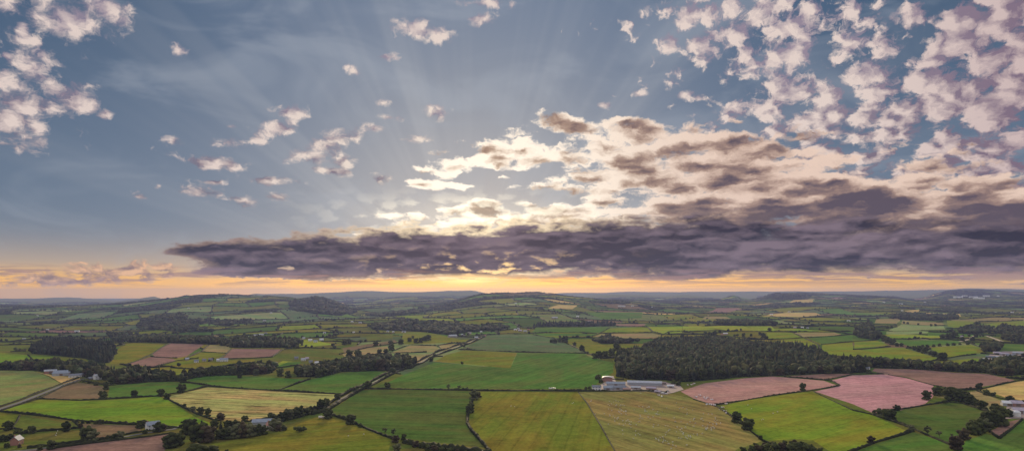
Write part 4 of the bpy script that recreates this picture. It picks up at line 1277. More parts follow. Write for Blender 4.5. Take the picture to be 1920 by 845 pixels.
def scatter(name, items, mat):
    """items: (x, y, z, height, width, kind)"""
    r = random.Random(len(items))
    cos, trs, n0 = [], [], 0
    for x, y, z, h, w, k in items:
        v, t = LOW[k][r.randrange(len(LOW[k]))]
        a = r.uniform(0, 6.28); c, s = math.cos(a), math.sin(a)
        q = np.empty_like(v)
        q[:, 0] = (v[:, 0] * c - v[:, 1] * s) * w + x
        q[:, 1] = (v[:, 0] * s + v[:, 1] * c) * w + y
        q[:, 2] = v[:, 2] * h + z
        cos.append(q.astype(np.float32)); trs.append(t + n0); n0 += len(v)
    me = np_mesh(name, np.concatenate(cos), np.concatenate(trs))
    rs = np.random.RandomState(len(items))
    k = rs.uniform(0.55, 1.5, (len(items), 1)) ** 1.15
    hue = rs.uniform(-1, 1, (len(items), 1))
    tint = np.concatenate([k * (1 + 0.18 * hue), k, k * (1 - 0.1 * hue), np.ones_like(k)], 1)
    att = me.attributes.new('leaf', 'FLOAT_COLOR', 'FACE')
    att.data.foreach_set('color', np.repeat(tint, [len(t) for t in trs], axis=0).astype(np.float32).ravel())
    return new_obj(name, me, None, [mat])

def build_woods():
    r = random.Random(21)
    for wi, (lab, dens, pix) in enumerate(WOODS):
        W = [tuple(p[:2]) for p in at_many(resample(pix, True, 20))]
        X = [p[0] for p in W]; Y = [p[1] for p in W]
        D = sum(Y) / len(Y)
        sp = max(11.0, D / 150.0) / math.sqrt(dens)
        xs, ys = [], []
        y = min(Y); row = 0
        while y < max(Y):
            x = min(X) + (row % 2) * sp * 0.5
            while x < max(X):
                xs.append(x + r.uniform(-.38, .38) * sp); ys.append(y + r.uniform(-.38, .38) * sp)
                x += sp
            y += sp * 0.9; row += 1
        xs = np.array(xs); ys = np.array(ys)
        ok = inside(W, xs, ys)
        xs, ys = xs[ok], ys[ok]
        zs = ground(xs, ys)
        con = 0.85 if 'conifer' in lab or 'pine' in lab else (0.30 if 'big' in lab else 0.06)
        items = []
        for x, y, z in zip(xs, ys, zs):
            patch = math.sin(x / 70.0 + 1) * math.sin(y / 90.0)
            k = 'c' if r.random() < con * (1.7 if patch > 0.2 else 0.5) else 'r'
            h = (r.uniform(8, 18) if k == 'r' else r.uniform(11, 21)) * (1.0 if D < 3000 else 1.15) * (1 + 0.2 * math.sin(x / 45.0) * math.sin(y / 60.0 + 2))
            w = sp * r.choice((0.8, 1.0, 1.2, 1.6)) * r.uniform(.9, 1.1) if k == 'r' else sp * r.uniform(1.1, 1.6)
            items.append((x, y, z - 0.3, h, w, k))
        # the trees of the near woods that stand at the front edge are trees of their own
        n_front = {'big mixed wood beside the farm sheds': 34, 'dark round-topped wood above the green field': 20, 'long belt of trees behind the rose and reddish fields': 22,
                   'valley wood on the left': 20, 'wood along the left edge': 12}.get(lab, 0)
        if n_front:
            a = [(960 + F * it[0] / it[1], it) for it in items]
            u0, u1 = max(-5, min(p[0] for p in a)), min(1925, max(p[0] for p in a))
            front = []
            for k in range(n_front):
                lo, hi = u0 + (u1 - u0) * k / n_front, u0 + (u1 - u0) * (k + 1) / n_front
                c = [p for p in a if lo <= p[0] < hi]
                if c:
                    front.append(min(c, key=lambda p: p[1][1]))
            keep = set(id(p[1]) for p in front)
            items = [it for it in items if id(it) not in keep]
            short = lab.split(' behind')[0].split(' above')[0].split(' beside')[0]
            for k, (u, it) in enumerate(sorted(front, key=lambda p: p[0])):
                kind = 'c' if it[5] == 'c' else r.choice('rrrtpx')
                look = NAMES[kind][2]
                plant((it[0], it[1], it[2]), it[3] * 1.05, kind, f'{look} tree, {ORD[k]} from left, front of the {short}', f'front trees of the {short}', 5000 + wi * 100 + k)
        o = scatter('wood', items, M_NEEDLEW if con > 0.8 else M_WOOD)
        o['kind'] = 'stuff'
        o['category'] = 'wood'
        o['label'] = lab

def build_far(patch_col):
    """hedges and trees between the fields that nobody could count"""
    r = random.Random(77)
    rs = np.random.RandomState(8)
    seen = set()
    edges = []
    for p, q in PATCH_EDGES:
        k = tuple(sorted(((round(p[0]), round(p[1])), (round(q[0]), round(q[1])))))
        if k in seen or abs(p[0]) > p[1] * 0.88:
            continue
        seen.add(k); edges.append((p, q))
    WW = [[tuple(p[:2]) for p in at_many(resample(pix, True, 24))] for _l, _d, pix in WOODS]
    polys = FIELD_W + WW
    def free(x, y):
        m = np.ones(len(x), bool)
        for poly in polys:
            m &= ~inside(poly, x, y)
        return m
    cos, trs, n0 = [], [], 0
    items = []
    XS, YS_ = [], []
    for p, q in edges:
        n = max(2, int(math.hypot(q[0] - p[0], q[1] - p[1]) / 25))
        t = np.linspace(0, 1, n + 1)
        XS.append(p[0] + (q[0] - p[0]) * t); YS_.append(p[1] + (q[1] - p[1]) * t)
    OK = free(np.concatenate(XS), np.concatenate(YS_))
    off = 0
    for ei, (p, q) in enumerate(edges):
        L = math.hypot(q[0] - p[0], q[1] - p[1])
        n = max(2, int(L / 25))
        t = np.linspace(0, 1, n + 1)
        x = p[0] + (q[0] - p[0]) * t; y = p[1] + (q[1] - p[1]) * t
        ok = OK[off:off + len(x)]
        off += len(x)
        D = y.mean()
        i = 0
        while i < len(x):
            if not ok[i]:
                i += 1; continue
            j = i
            while j + 1 < len(x) and ok[j + 1]:
                j += 1
            if j - i >= 1 and r.random() < 0.93:
                co, tr = hedge_mesh([(x[k], y[k]) for k in range(i, j + 1)], 2.6 + D / 1500, 2.2 + D / 3000, rs)
                cos.append(co); trs.append(tr + n0); n0 += len(co)
            # hedgerow trees
            dens = (0.010 if r.random() < 0.5 else 0.036) * (1.5 if D < 3600 else 1.0)
            m = int((x[j] - x[i] and math.hypot(x[j] - x[i], y[j] - y[i])) * dens * r.uniform(.4, 1.6))
            for _ in range(m):
                tt = r.random()
                X = x[i] + (x[j] - x[i]) * tt + r.uniform(-4, 4); Y = y[i] + (y[j] - y[i]) * tt + r.uniform(-4, 4)
                h = r.uniform(4, 10.5)
                items.append([X, Y, 0, h, h * r.uniform(.9, 1.4), 'r'])
            i = j + 1
    me = np_mesh('hedgerow', np.concatenate(cos), np.concatenate(trs))
    o = new_obj('hedgerow', me, None, [M_HEDGE])
    o['kind'] = 'stuff'; o['category'] = 'hedgerow'; o['label'] = 'far hedges between the smaller fields'
    cand = []
    # clumps, orchards and wooded fields far away
    for i, poly in enumerate(PATCH):
        X = [p[0] for p in poly]; Y = [p[1] for p in poly]
        cx, cy = sum(X) / len(X), sum(Y) / len(Y)
        if abs(cx) > cy * 0.86:
            continue
        if patch_col[i][3] == 'wood':
            sp = max(12, cy / 250)
            n = int((max(X) - min(X)) * (max(Y) - min(Y)) / sp / sp)
        else:
            n = r.choice((0, 0, 1, 2, 4)); sp = 10
        n = min(n, 500)
        px_ = np.array([r.uniform(min(X), max(X)) for _ in range(n)]); py_ = np.array([r.uniform(min(Y), max(Y)) for _ in range(n)])
        if n == 0:
            continue
        ok = inside(poly, px_, py_)
        for a, b_ in zip(px_[ok], py_[ok]):
            cand.append((a, b_, patch_col[i][3] == 'wood'))
    CA = np.array([(c[0], c[1]) for c in cand])
    OK = free(CA[:, 0], CA[:, 1])
    for (a, b_, wood), o_ in zip(cand, OK):
        if o_:
            h = r.uniform(8, 14) if wood else r.uniform(5, 10)
            items.append([a, b_, 0, h, h * r.uniform(1.0, 1.6) * (1.3 if wood else 1), 'r'])
    # the village trees
    A = np.array([(i[0], i[1]) for i in items])
    z = ground(A[:, 0], A[:, 1])
    for it, zz in zip(items, z):
        it[2] = float(zz) - 0.3
    o = scatter('distant_trees', items, M_WOOD)
    o['kind'] = 'stuff'; o['category'] = 'trees'; o['label'] = 'far hedgerow trees and copses across the farmland'
# ------------------------------------------------------------------ lanes and yards
def mat_ground_cover(name, c, var=0.3, scale=0.3):
    m = mat_plain(name, c, 0.9, var, scale)
    return m
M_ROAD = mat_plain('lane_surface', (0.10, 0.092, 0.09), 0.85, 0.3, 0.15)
M_LANE = mat_plain('dark_lane_surface', (0.055, 0.050, 0.048), 0.9, 0.3, 0.15)  # darker even tone for the straight lane
M_TRACK = mat_plain('track_surface', (0.42, 0.33, 0.22), 0.9, 0.35, 0.2)
M_YARD = mat_plain('yard_surface', (0.24, 0.18, 0.16), 0.9, 0.45, 0.12)
def strip(name, label, pix, width, mat, lift=0.35):
    pts = at_many(resample(pix, False, 8))
    P = np.array([(p.x, p.y) for p in pts])
    d = np.gradient(P, axis=0); L = np.hypot(d[:, 0], d[:, 1])[:, None]
    n = np.stack([-d[:, 1], d[:, 0]], 1) / L
    co = []
    for i, p in enumerate(P):
        for t in (-0.5, 0, 0.5):
            q = p + n[i] * width * t
            co.append((q[0], q[1], gz(q[0], q[1]) + lift))
    tr = []
    for i in range(len(P) - 1):
        for j in range(2):
            a = i * 3 + j
            tr += [(a, a + 1, a + 3), (a + 1, a + 4, a + 3)]
    o0 = np.array(co[0])
    me = np_mesh(name, np.array(co) - o0, [(t[0], t[2], t[1]) for t in tr])
    o = new_obj(name, me, None, [mat])
    o.location = o0
    o['kind'] = 'structure'; o['label'] = label; o['category'] = name
def pad(name, label, pix, mat, lift=0.3):
    W = [(p.x, p.y) for p in at_many(resample(pix, True, 10))]
    X = [p[0] for p in W]; Y = [p[1] for p in W]
    v = [Vector(p) for p in W]
    x = min(X)
    while x < max(X):
        y = min(Y)
        while y < max(Y):
            v.append(Vector((x, y)))
            y += 12
        x += 12
    v2, e2, f2, *_r = delaunay_2d_cdt(v, [(i, (i + 1) % len(W)) for i in range(len(W))], [], 0, 1e-4, False)
    cen = np.array([[sum(v2[i][0] for i in f) / 3, sum(v2[i][1] for i in f) / 3] for f in f2])
    f2 = [f for f, k in zip(f2, inside(W, cen[:, 0], cen[:, 1])) if k]
    co = np.array([(p[0], p[1], gz(p[0], p[1]) + lift) for p in v2])
    o0 = co[0].copy()
    me = np_mesh(name, co - o0, [tuple(f) for f in f2])
    o = new_obj(name, me, None, [mat])
    o.location = o0
    o['kind'] = 'structure'; o['label'] = label; o['category'] = name

# ------------------------------------------------------------------ buildings
WALLS = {'white': (0.68, 0.66, 0.63), 'cream': (0.62, 0.55, 0.45), 'brick': (0.34, 0.16, 0.12), 'stone': (0.36, 0.30, 0.26), 'grey': (0.34, 0.35, 0.37), 'rust': (0.33, 0.17, 0.13), 'teal': (0.10, 0.18, 0.17), 'dark': (0.12, 0.11, 0.11)}
ROOFS = {'slate': (0.16, 0.17, 0.20), 'blue': (0.22, 0.25, 0.30), 'pale': (0.38, 0.39, 0.42), 'white': (0.62, 0.61, 0.61), 'tile': (0.34, 0.17, 0.12), 'mauve': (0.40, 0.33, 0.38), 'rust': (0.36, 0.20, 0.15), 'brown': (0.24, 0.18, 0.15)}
M_W = {k: mat_plain('wall_' + k, v, 0.85, 0.18, 0.5) for k, v in WALLS.items()}
M_R = {k: mat_plain('roof_' + k, v, 0.6, 0.5, 0.45) for k, v in ROOFS.items()}
M_GLASS = mat_plain('window_glass', (0.05, 0.06, 0.07), 0.15, 0.1)
M_DOOR = mat_plain('door_paint', (0.16, 0.11, 0.08), 0.6, 0.2)
M_FRAME = mat_plain('window_frame', (0.75, 0.74, 0.72), 0.6, 0.1)

def box_bm(bm, x0, x1, y0, y1, z0, z1):
    v = [bm.verts.new(p) for p in ((x0, y0, z0), (x1, y0, z0), (x1, y1, z0), (x0, y1, z0), (x0, y0, z1), (x1, y0, z1), (x1, y1, z1), (x0, y1, z1))]
    for f in ((0, 3, 2, 1), (4, 5, 6, 7), (0, 1, 5, 4), (1, 2, 6, 5), (2, 3, 7, 6), (3, 0, 4, 7)):
        bm.faces.new([v[i] for i in f])
def box_obj(name, parent, mat, *b):
    bm = bmesh.new(); box_bm(bm, *b)
    me = bpy.data.meshes.new(name); bm.to_mesh(me); bm.free()
    return new_obj(name, me, parent, [mat])
def poly_obj(name, parent, mat, verts, faces):
    me = bpy.data.meshes.new(name); me.from_pydata(verts, [], faces)
    bm = bmesh.new(); bm.from_mesh(me); bmesh.ops.recalc_face_normals(bm, faces=bm.faces); bm.to_mesh(me); bm.free()
    return new_obj(name, me, parent, [mat])

def building(name, cat, label, u, v, w, d, he, hr, rot=0, wall='white', roof='slate', detail=2, chim=0, arch=False, open_front=False, group=None):
    """a gabled building: w long (ridge along its x), d deep, he to the eaves, hr to the ridge"""
    p = at(u, v)
    face = math.atan2(p.x, p.y)
    e = empty(name, (p.x, p.y + d * 0.5, gz(p.x, p.y) - 0.2), math.radians(rot) - face, label, cat, group)
    W, Dp = w / 2, d / 2
    top = hr - 0.12
    if open_front:
        bm = bmesh.new()
        t = 0.3
        box_bm(bm, -W, W, Dp - t, Dp, -1, he); box_bm(bm, -W, -W + t, -Dp, Dp - t - .002, -1, he); box_bm(bm, W - t, W, -Dp, Dp - t - .002, -1, he)
        k = max(1, int(w / 8))
        for i in range(1, k):
            x = -W + w * i / k
            box_bm(bm, x - 0.2, x + 0.2, -Dp + 0.1, -Dp + 0.5, -1, he)
        me = bpy.data.meshes.new('wall'); bm.to_mesh(me); bm.free()
        new_obj('wall', me, e, [M_W[wall]])
    else:
        vs = [(-W, -Dp, -1), (W, -Dp, -1), (W, Dp, -1), (-W, Dp, -1), (-W, -Dp, he), (W, -Dp, he), (W, Dp, he), (-W, Dp, he), (-W, 0, top), (W, 0, top)]
        fs = [(0, 1, 5, 4), (2, 3, 7, 6), (1, 2, 6, 9, 5), (3, 0, 4, 8, 7), (0, 3, 2, 1), (4, 5, 9, 8), (6, 7, 8, 9)]
        poly_obj('wall', e, M_W[wall], vs, fs)
    ov = 0.45
    if arch:
        n = 9
        vs, fs = [], []
        for i in range(n):
            a = math.pi * i / (n - 1)
            y, z = -math.cos(a) * (Dp + .2), he + math.sin(a) * (hr - he)
            vs += [(-W - ov, y, z), (W + ov, y, z), (-W - ov, y * .985, z - 0.18), (W + ov, y * .985, z - 0.18)]
        for i in range(n - 1):
            a, b_ = i * 4, i * 4 + 4
            fs += [(a, a + 1, b_ + 1, b_), (a + 2, b_ + 2, b_ + 3, a + 3), (a, b_, b_ + 2, a + 2), (a + 1, a + 3, b_ + 3, b_ + 1)]
        fs += [(0, 2, 3, 1), (n * 4 - 4, n * 4 - 3, n * 4 - 1, n * 4 - 2)]
    else:
        sl = (hr - he) / Dp
        y0, z0 = Dp + ov, he - ov * sl
        vs, fs = [], []
        prof = [(-y0, z0), (0, hr), (y0, z0), (y0, z0 + 0.25), (0, hr + 0.28), (-y0, z0 + 0.25)]
        for x in (-W - ov, W + ov):
            vs += [(x, y, z) for y, z in prof]
        fs = [(0, 1, 7, 6), (1, 2, 8, 7), (2, 3, 9, 8), (3, 4, 10, 9), (4, 5, 11, 10), (5, 0, 6, 11), (0, 5, 4, 1), (1, 4, 3, 2), (6, 7, 10, 11), (7, 8, 9, 10)]
    ro = poly_obj('roof', e, M_R[roof], vs, fs)
    for k in range(chim):
        x = (-W + 1.0) if k == 0 else (W - 1.0)
        box_obj('chimney', ro, M_W['brick'], x - .45, x + .45, -.4, .4, hr - .6, hr + 1.5)
    if detail >= 2 and not open_front:
        fl = 2 if he > 4.2 else 1
        nw = max(2, int(w / 3.6))
        for f_ in range(fl):
            zc = 1.5 + f_ * 2.6
            for i in range(nw):
                x = -W + w * (i + 0.5) / nw
                if f_ == 0 and i == nw // 2:
                    continue
                wo = box_obj('window', e, M_FRAME, x - .65, x + .65, -Dp - .06, -Dp - .002, zc - .65, zc + .65)
                box_obj('pane', wo, M_GLASS, x - .52, x + .52, -Dp - .075, -Dp - .0605, zc - .52, zc + .52)
        x = -W + w * (nw // 2 + 0.5) / nw
        box_obj('door', e, M_DOOR, x - .5, x + .5, -Dp - .07, -Dp - .002, 0.1, 2.15)
    elif detail == 1 and not open_front:
        box_obj('door', e, M_DOOR, -min(2.2, W * .5), min(2.2, W * .5), -Dp - .08, -Dp - .002, 0.1, min(he - .4, 3.6))
    return e

def build_buildings():
    B = building
    H, S = 'house', 'farm_shed'
    # the farm in the middle
    B('farmhouse', 'house', 'white two storey farmhouse at the left end of the sheds', 1119, 731, 12, 6, 4.6, 6.6, 0, 'white', 'slate', 2, 2)
    B('dutch_barn', 'barn', 'shallow arched pale roofed open barn with rusty inside, behind the farm', 1140, 715, 12, 15, 5.5, 7.4, 90, 'rust', 'pale', 0, 0, True, True)
    B(S, 'shed', 'blue grey gabled shed beside the white farmhouse', 1141, 731, 12, 10, 3.4, 5.6, 0, 'grey', 'blue', 1)
    B(S, 'shed', 'low blue roofed shed in the middle of the farm row', 1160, 730, 20, 11, 3.2, 5.0, 0, 'grey', 'slate', 1)
    B(S, 'shed', 'wide slate blue shed behind the gabled farm shed', 1156, 723, 26, 11, 3.4, 5.4, 0, 'grey', 'blue', 1)
    B(S, 'shed', 'longest shed with a bright pale roof on the farm', 1210, 722, 48, 12, 3.8, 6.0, 0, 'grey', 'pale', 0)
    B(S, 'shed', 'short pale roofed shed in front of the longest shed', 1193, 729, 13, 6, 2.6, 4.0, 0, 'stone', 'pale', 1)
    B(S, 'shed', 'brown lean shed at the right of the short pale shed', 1222, 730, 13, 6, 2.4, 3.7, -8, 'rust', 'mauve', 1)
    B(S, 'shed', 'small white roofed shed at the right end of the farm', 1258, 726, 9, 6, 2.5, 3.7, 5, 'grey', 'white', 1)
    B(S, 'shed', 'small pinkish shed by the end of the long hedge', 1234, 736, 8, 4, 2.2, 3.2, -25, 'stone', 'mauve', 1)
    B(S, 'shed', 'rusty roofed shed between the long shed and the hedge', 1176, 732, 10, 6, 2.4, 3.6, 6, 'dark', 'rust', 1)
    B(S, 'shed', 'dark lean shed behind the small white roofed shed', 1243, 720, 10, 6, 2.5, 3.8, -4, 'dark', 'brown', 1)
    # left farm
    B(S, 'shed', 'red brick barn with pale roof above the tan yard', 91, 700, 17, 9, 4.6, 6.6, 0, 'brick', 'pale', 1)
    B(S, 'shed', 'large blue grey shed between the red barn and white cottage', 111, 704, 25, 18, 4.2, 8.0, -18, 'grey', 'blue', 1)
    B('cottage', 'house', 'low white cottage with dark windows by the tan yard', 138, 707, 17, 7, 3.2, 5.6, 5, 'white', 'slate', 2, 1)
    B('cottage', 'house', 'small grey house behind the white cottage', 152, 704, 10, 7, 3.2, 5.6, 10, 'stone', 'slate', 2, 1)
    B('house', 'house', 'tall white house where the lane enters the trees', 179, 711, 9, 8, 5.8, 8.0, 20, 'white', 'pale', 2, 1)
    B('garage', 'garage', 'low dark garage left of the tall white house', 169, 711, 8, 6, 2.4, 4.0, 20, 'dark', 'slate', 1)
    # bottom left
    B('house', 'house', 'white house with hipped slate roof beside the brown field', 282, 806, 11, 8, 5.2, 8.0, 15, 'white', 'blue', 2, 1)
    B('extension', 'shed', 'small white outbuilding right of the white house', 293, 807, 5, 4, 2.6, 3.8, 15, 'white', 'slate', 1)
    B('cottage', 'house', 'red gabled cottage with blue roof at the left edge', 26, 834, 8, 6.5, 4.6, 7.6, 62, 'brick', 'blue', 2, 1)
    B(S, 'shed', 'grey roofed shed hidden in the thicket', 489, 798, 19, 11, 4.0, 6.2, -10, 'grey', 'blue', 0)
    B('farmhouse', 'house', 'pinkish farmhouse at the right of the thicket', 507, 806, 9, 7, 4.8, 7.4, -30, 'cream', 'tile', 2, 1)
    # right edge
    B(S, 'shed', 'pale roofed barn at the top of the right edge yard', 1897, 761, 13, 10, 3.6, 5.8, 15, 'grey', 'white', 1)
    B(S, 'shed', 'mauve roofed barn at the right edge', 1914, 762, 11, 14, 4.0, 6.4, 20, 'rust', 'mauve', 1)
    B(S, 'shed', 'lower grey barn at the right edge', 1917, 775, 12, 12, 3.6, 5.8, 20, 'grey', 'mauve', 1)
    # right hand farmstead
    rows = [(1872, 664, 20, 8.0, 'stone', 'mauve', 'house', 'mauve roofed house under the trees of the right farmstead'),
            (1886, 666, 22, 8.0, 'grey', 'mauve', 'shed', 'long mauve barn in the right farmstead'),
            (1898, 669, 24, 8.5, 'grey', 'slate', 'shed', 'long slate barn in the right farmstead'),
            (1860, 671, 22, 6.5, 'teal', 'slate', 'shed', 'dark green shed at the left of the right farmstead'),
            (1852, 675, 20, 5.0, 'white', 'white', 'shed', 'white low shed at the near corner of the right farmstead'),
            (1875, 671, 18, 6.0, 'stone', 'pale', 'shed', 'pale roofed shed in the middle of the right farmstead'),
            (1888, 674, 20, 6.0, 'rust', 'mauve', 'shed', 'reddish shed at the front of the right farmstead'),
            (1912, 664, 26, 7.5, 'grey', 'pale', 'shed', 'pale roofed barn right of the right farmstead')]
    for u, v, w, hr, wa, ro, cat, lab in rows:
        w, hr = w * .66, hr * .72
        B('farmhouse' if cat == 'house' else S, cat, lab, u, v, w, w * .6, hr * .62, hr, (u * 7) % 30 - 15, wa, ro, 1)
    # middle distance: u, v, width in pixels, wall, roof, name, label
    far = [
     (1361, 627, 10, 'brick', 'white', 'farm_shed', 'white roofed brick shed with a pale track'), (1354, 628, 5, 'brick', 'tile', 'cottage', 'small brick cottage left of the white roofed shed'),
     (1521, 688, 6, 'white', 'white', 'cottage', 'white cottage half hidden in the right of the big wood'), (1628, 692, 7, 'white', 'blue', 'cottage', 'white cottage at the top of the rose field'),
     (581, 639, 9, 'white', 'white', 'farm_shed', 'leftmost white shed on the sunlit meadow'), (591, 641, 9, 'white', 'blue', 'farm_shed', 'blue roofed white shed on the sunlit meadow'),
     (602, 638, 9, 'white', 'white', 'farm_shed', 'rightmost white shed on the sunlit meadow'), (569, 635, 6, 'white', 'pale', 'cottage', 'white cottage apart, left of the meadow sheds'),
     (456, 633, 10, 'white', 'white', 'farm_shed', 'white tunnel shed above the belt wood'), (467, 634, 10, 'white', 'white', 'farm_shed', 'second white shed above the belt wood'),
     (478, 630, 8, 'stone', 'pale', 'farmhouse', 'grey farmhouse behind the belt wood'), (488, 629, 12, 'grey', 'pale', 'farm_shed', 'long pale shed behind the belt wood'), (498, 626, 6, 'stone', 'slate', 'cottage', 'small cottage at the right behind the belt wood'),
     (555, 673, 9, 'stone', 'slate', 'cottage', 'grey cottage beside the hedged green field'), (568, 676, 10, 'white', 'pale', 'farmhouse', 'white farmhouse beside the hedged green field'), (575, 674, 6, 'stone', 'mauve', 'cottage', 'stone cottage right of the white farmhouse'),
     (582, 680, 6, 'grey', 'slate', 'farm_shed', 'low grey shed below the white farmhouse'), (593, 682, 5, 'white', 'white', 'cottage', 'tiny white cottage right of the low grey shed'),
     (367, 679, 10, 'white', 'slate', 'cottage', 'white cottage in the left row of cottages'), (350, 675, 7, 'stone', 'pale', 'cottage', 'grey cottage at the left end of the row'), (394, 676, 7, 'stone', 'slate', 'cottage', 'stone cottage between the round trees'),
     (418, 677, 18, 'white', 'blue', 'farm_shed', 'long blue roofed shed at the right end of the row'), (409, 677, 6, 'white', 'white', 'cottage', 'white cottage joined to the long blue shed'), (382, 677, 6, 'stone', 'slate', 'cottage', 'small dark cottage in the middle of the row'),
     (848, 632, 20, 'stone', 'pale', 'farm_shed', 'long pale farm shed beside the straight lane'), (868, 629, 10, 'stone', 'pale', 'farm_shed', 'second pale shed nearer the lane'), (880, 626, 8, 'brick', 'mauve', 'farmhouse', 'mauve roofed farmhouse on the lane'),
     (893, 634, 8, 'white', 'pale', 'cottage', 'white house by the lane above the grey green field'), (902, 623, 4, 'white', 'white', 'cottage', 'small white house by the lane top'), (909, 631, 5, 'brick', 'tile', 'cottage', 'red house where the lane meets the field'),
     (819, 611, 5, 'white', 'pale', 'cottage', 'white village house left of the dark village wood'), (843, 612, 6, 'white', 'white', 'cottage', 'white village house on the crest of the wood'), (850, 614, 4, 'white', 'white', 'cottage', 'tiny white house next to the crest house'),
     (870, 609, 6, 'white', 'white', 'cottage', 'white house right of the village'), (777, 603, 6, 'white', 'pale', 'cottage', 'white house above the village trees'), (807, 608, 5, 'stone', 'mauve', 'cottage', 'mauve roofed village house'), (795, 606, 5, 'brick', 'tile', 'cottage', 'brick village house among the trees'),
     (829, 609, 5, 'stone', 'tile', 'cottage', 'tiled village house in the middle'), (660, 604, 5, 'white', 'white', 'cottage', 'white cottage far left of the village'), (675, 606, 7, 'stone', 'pale', 'cottage', 'pale house beside the far left cottage'),
     (663, 624, 4, 'white', 'white', 'cottage', 'white speck cottage in the hedges'), (727, 622, 5, 'white', 'pale', 'cottage', 'white cottage above the hedged meadow'), (737, 623, 4, 'white', 'white', 'cottage', 'second white cottage above the hedged meadow'),
     (757, 623, 9, 'white', 'slate', 'farmhouse', 'white farmhouse above the olive meadow'), (804, 622, 8, 'white', 'white', 'farm_shed', 'white shed right of the meadow farmhouse'),
     (966, 619, 6, 'white', 'white', 'farm_shed', 'leftmost pale shed of the roadside farm'), (975, 621, 9, 'stone', 'mauve', 'farm_shed', 'mauve shed of the roadside farm'), (985, 622, 8, 'stone', 'pale', 'farm_shed', 'pale shed of the roadside farm'),
     (991, 619, 5, 'brick', 'tile', 'farmhouse', 'red roofed house of the roadside farm'), (972, 617, 5, 'white', 'pale', 'cottage', 'white house behind the roadside farm'),
     (1166, 575, 17, 'cream', 'pale', 'farm_shed', 'long pale shed on the middle hillside'), (1186, 574, 5, 'white', 'pale', 'cottage', 'white house right of the hillside shed'), (1227, 577, 12, 'white', 'pale', 'farm_shed', 'pale sheds farther right on the hillside'), (1236, 577, 6, 'white', 'white', 'cottage', 'white house right of the hillside sheds'),
     (1040, 597, 14, 'stone', 'pale', 'farm_shed', 'pale long barn under the middle hill'), (1083, 594, 6, 'cream', 'white', 'cottage', 'cream house right of the pale long barn'), (967, 569, 4, 'white', 'white', 'cottage', 'white speck house high on the middle hill'), (1105, 604, 9, 'stone', 'mauve', 'farmhouse', 'mauve farmhouse above the pine belt'),
     (1447, 590, 6, 'white', 'white', 'cottage', 'white house beside the golden long field'), (1480, 585, 5, 'white', 'pale', 'cottage', 'pale house behind the golden long field'), (1592, 602, 7, 'white', 'pale', 'cottage', 'white house on the right of the brown slope'), (1328, 592, 3, 'rust', 'rust', 'cottage', 'red house by the orange strip'),
     (1491, 615, 6, 'stone', 'mauve', 'cottage', 'mauve house in the line of trees'), (1505, 615, 6, 'white', 'white', 'cottage', 'white house in the line of trees'), (1515, 616, 4, 'white', 'pale', 'cottage', 'small house at the right of the tree line'), (1288, 574, 5, 'brick', 'tile', 'cottage', 'red hillside house on the right'),
     (1658, 567, 5, 'white', 'white', 'cottage', 'white house by the pale tan hill field'), (1692, 583, 5, 'white', 'white', 'cottage', 'white house at the golden strip'), (1735, 567, 5, 'white', 'white', 'cottage', 'white speck house below the far hill'), (1690, 570, 8, 'white', 'pale', 'farm_shed', 'pale shed in the far valley'),
     (1850, 587, 7, 'white', 'white', 'cottage', 'white house in the far right village'), (1866, 586, 5, 'white', 'pale', 'cottage', 'small house in the far right village'), (1899, 586, 6, 'white', 'white', 'cottage', 'white house at the right edge village'), (1912, 588, 5, 'stone', 'tile', 'cottage', 'tiled house at the right edge village'),
     (1804, 632, 5, 'stone', 'mauve', 'cottage', 'stone cottage by the right hand track'),
     (70, 592, 3, 'white', 'white', 'cottage', 'white speck house in the left valley'), (75, 605, 8, 'white', 'white', 'farm_shed', 'pale sheds in the left valley'), (143, 622, 10, 'white', 'pale', 'farm_shed', 'white long shed on the left valley floor'), (88, 619, 6, 'stone', 'pale', 'cottage', 'grey cottage on the left valley floor'),
     (353, 578, 4, 'white', 'white', 'cottage', 'white speck house on the left hill'), (508, 587, 4, 'white', 'white', 'cottage', 'white house on the slope of the left hill'), (495, 602, 7, 'stone', 'pale', 'cottage', 'grey house below the left hill'), (608, 625, 6, 'white', 'pale', 'cottage', 'white house above the white meadow sheds'),
     (232, 640, 9, 'white', 'white', 'farm_shed', 'white shed in front of the belt wood'), (44, 637, 7, 'white', 'pale', 'cottage', 'pale cottage on the left valley edge')]
    for u, v, wp, wa, ro, nm, lab in far:
        p = at(u, v)
        w = max(6.5, .78 * wp * p.y / F)
        d = min(14, w * .6)
        hr = min(9, 4.2 + w * .14)
        cat = {'farm_shed': 'shed', 'farmhouse': 'house', 'cottage': 'house'}[nm]
        B(nm, cat, lab, u, v, w, d, hr * .62, hr, ((u * 13 + v * 7) % 50) - 25, wa, ro, 2 if p.y < 2000 else 1, 1 if nm != 'farm_shed' and p.y < 2500 else 0)
    for u, v, wp, lab in [(1799, 558, 15, 'leftmost white factory shed under the far right hill'), (1828, 558, 14, 'middle white factory shed under the far right hill'), (1838, 560, 18, 'lowest long white factory shed under the far right hill'), (1852, 556, 11, 'rightmost white factory shed under the far right hill'), (1811, 556, 9, 'small white factory shed on the slope'), (1874, 556, 4, 'lone white factory unit far right')]:
        p = at(u, v)
        w = wp * p.y / F
        B('factory_shed', 'factory', lab, u, v, w, 45, 12, 16, 0, 'white', 'white', 0)

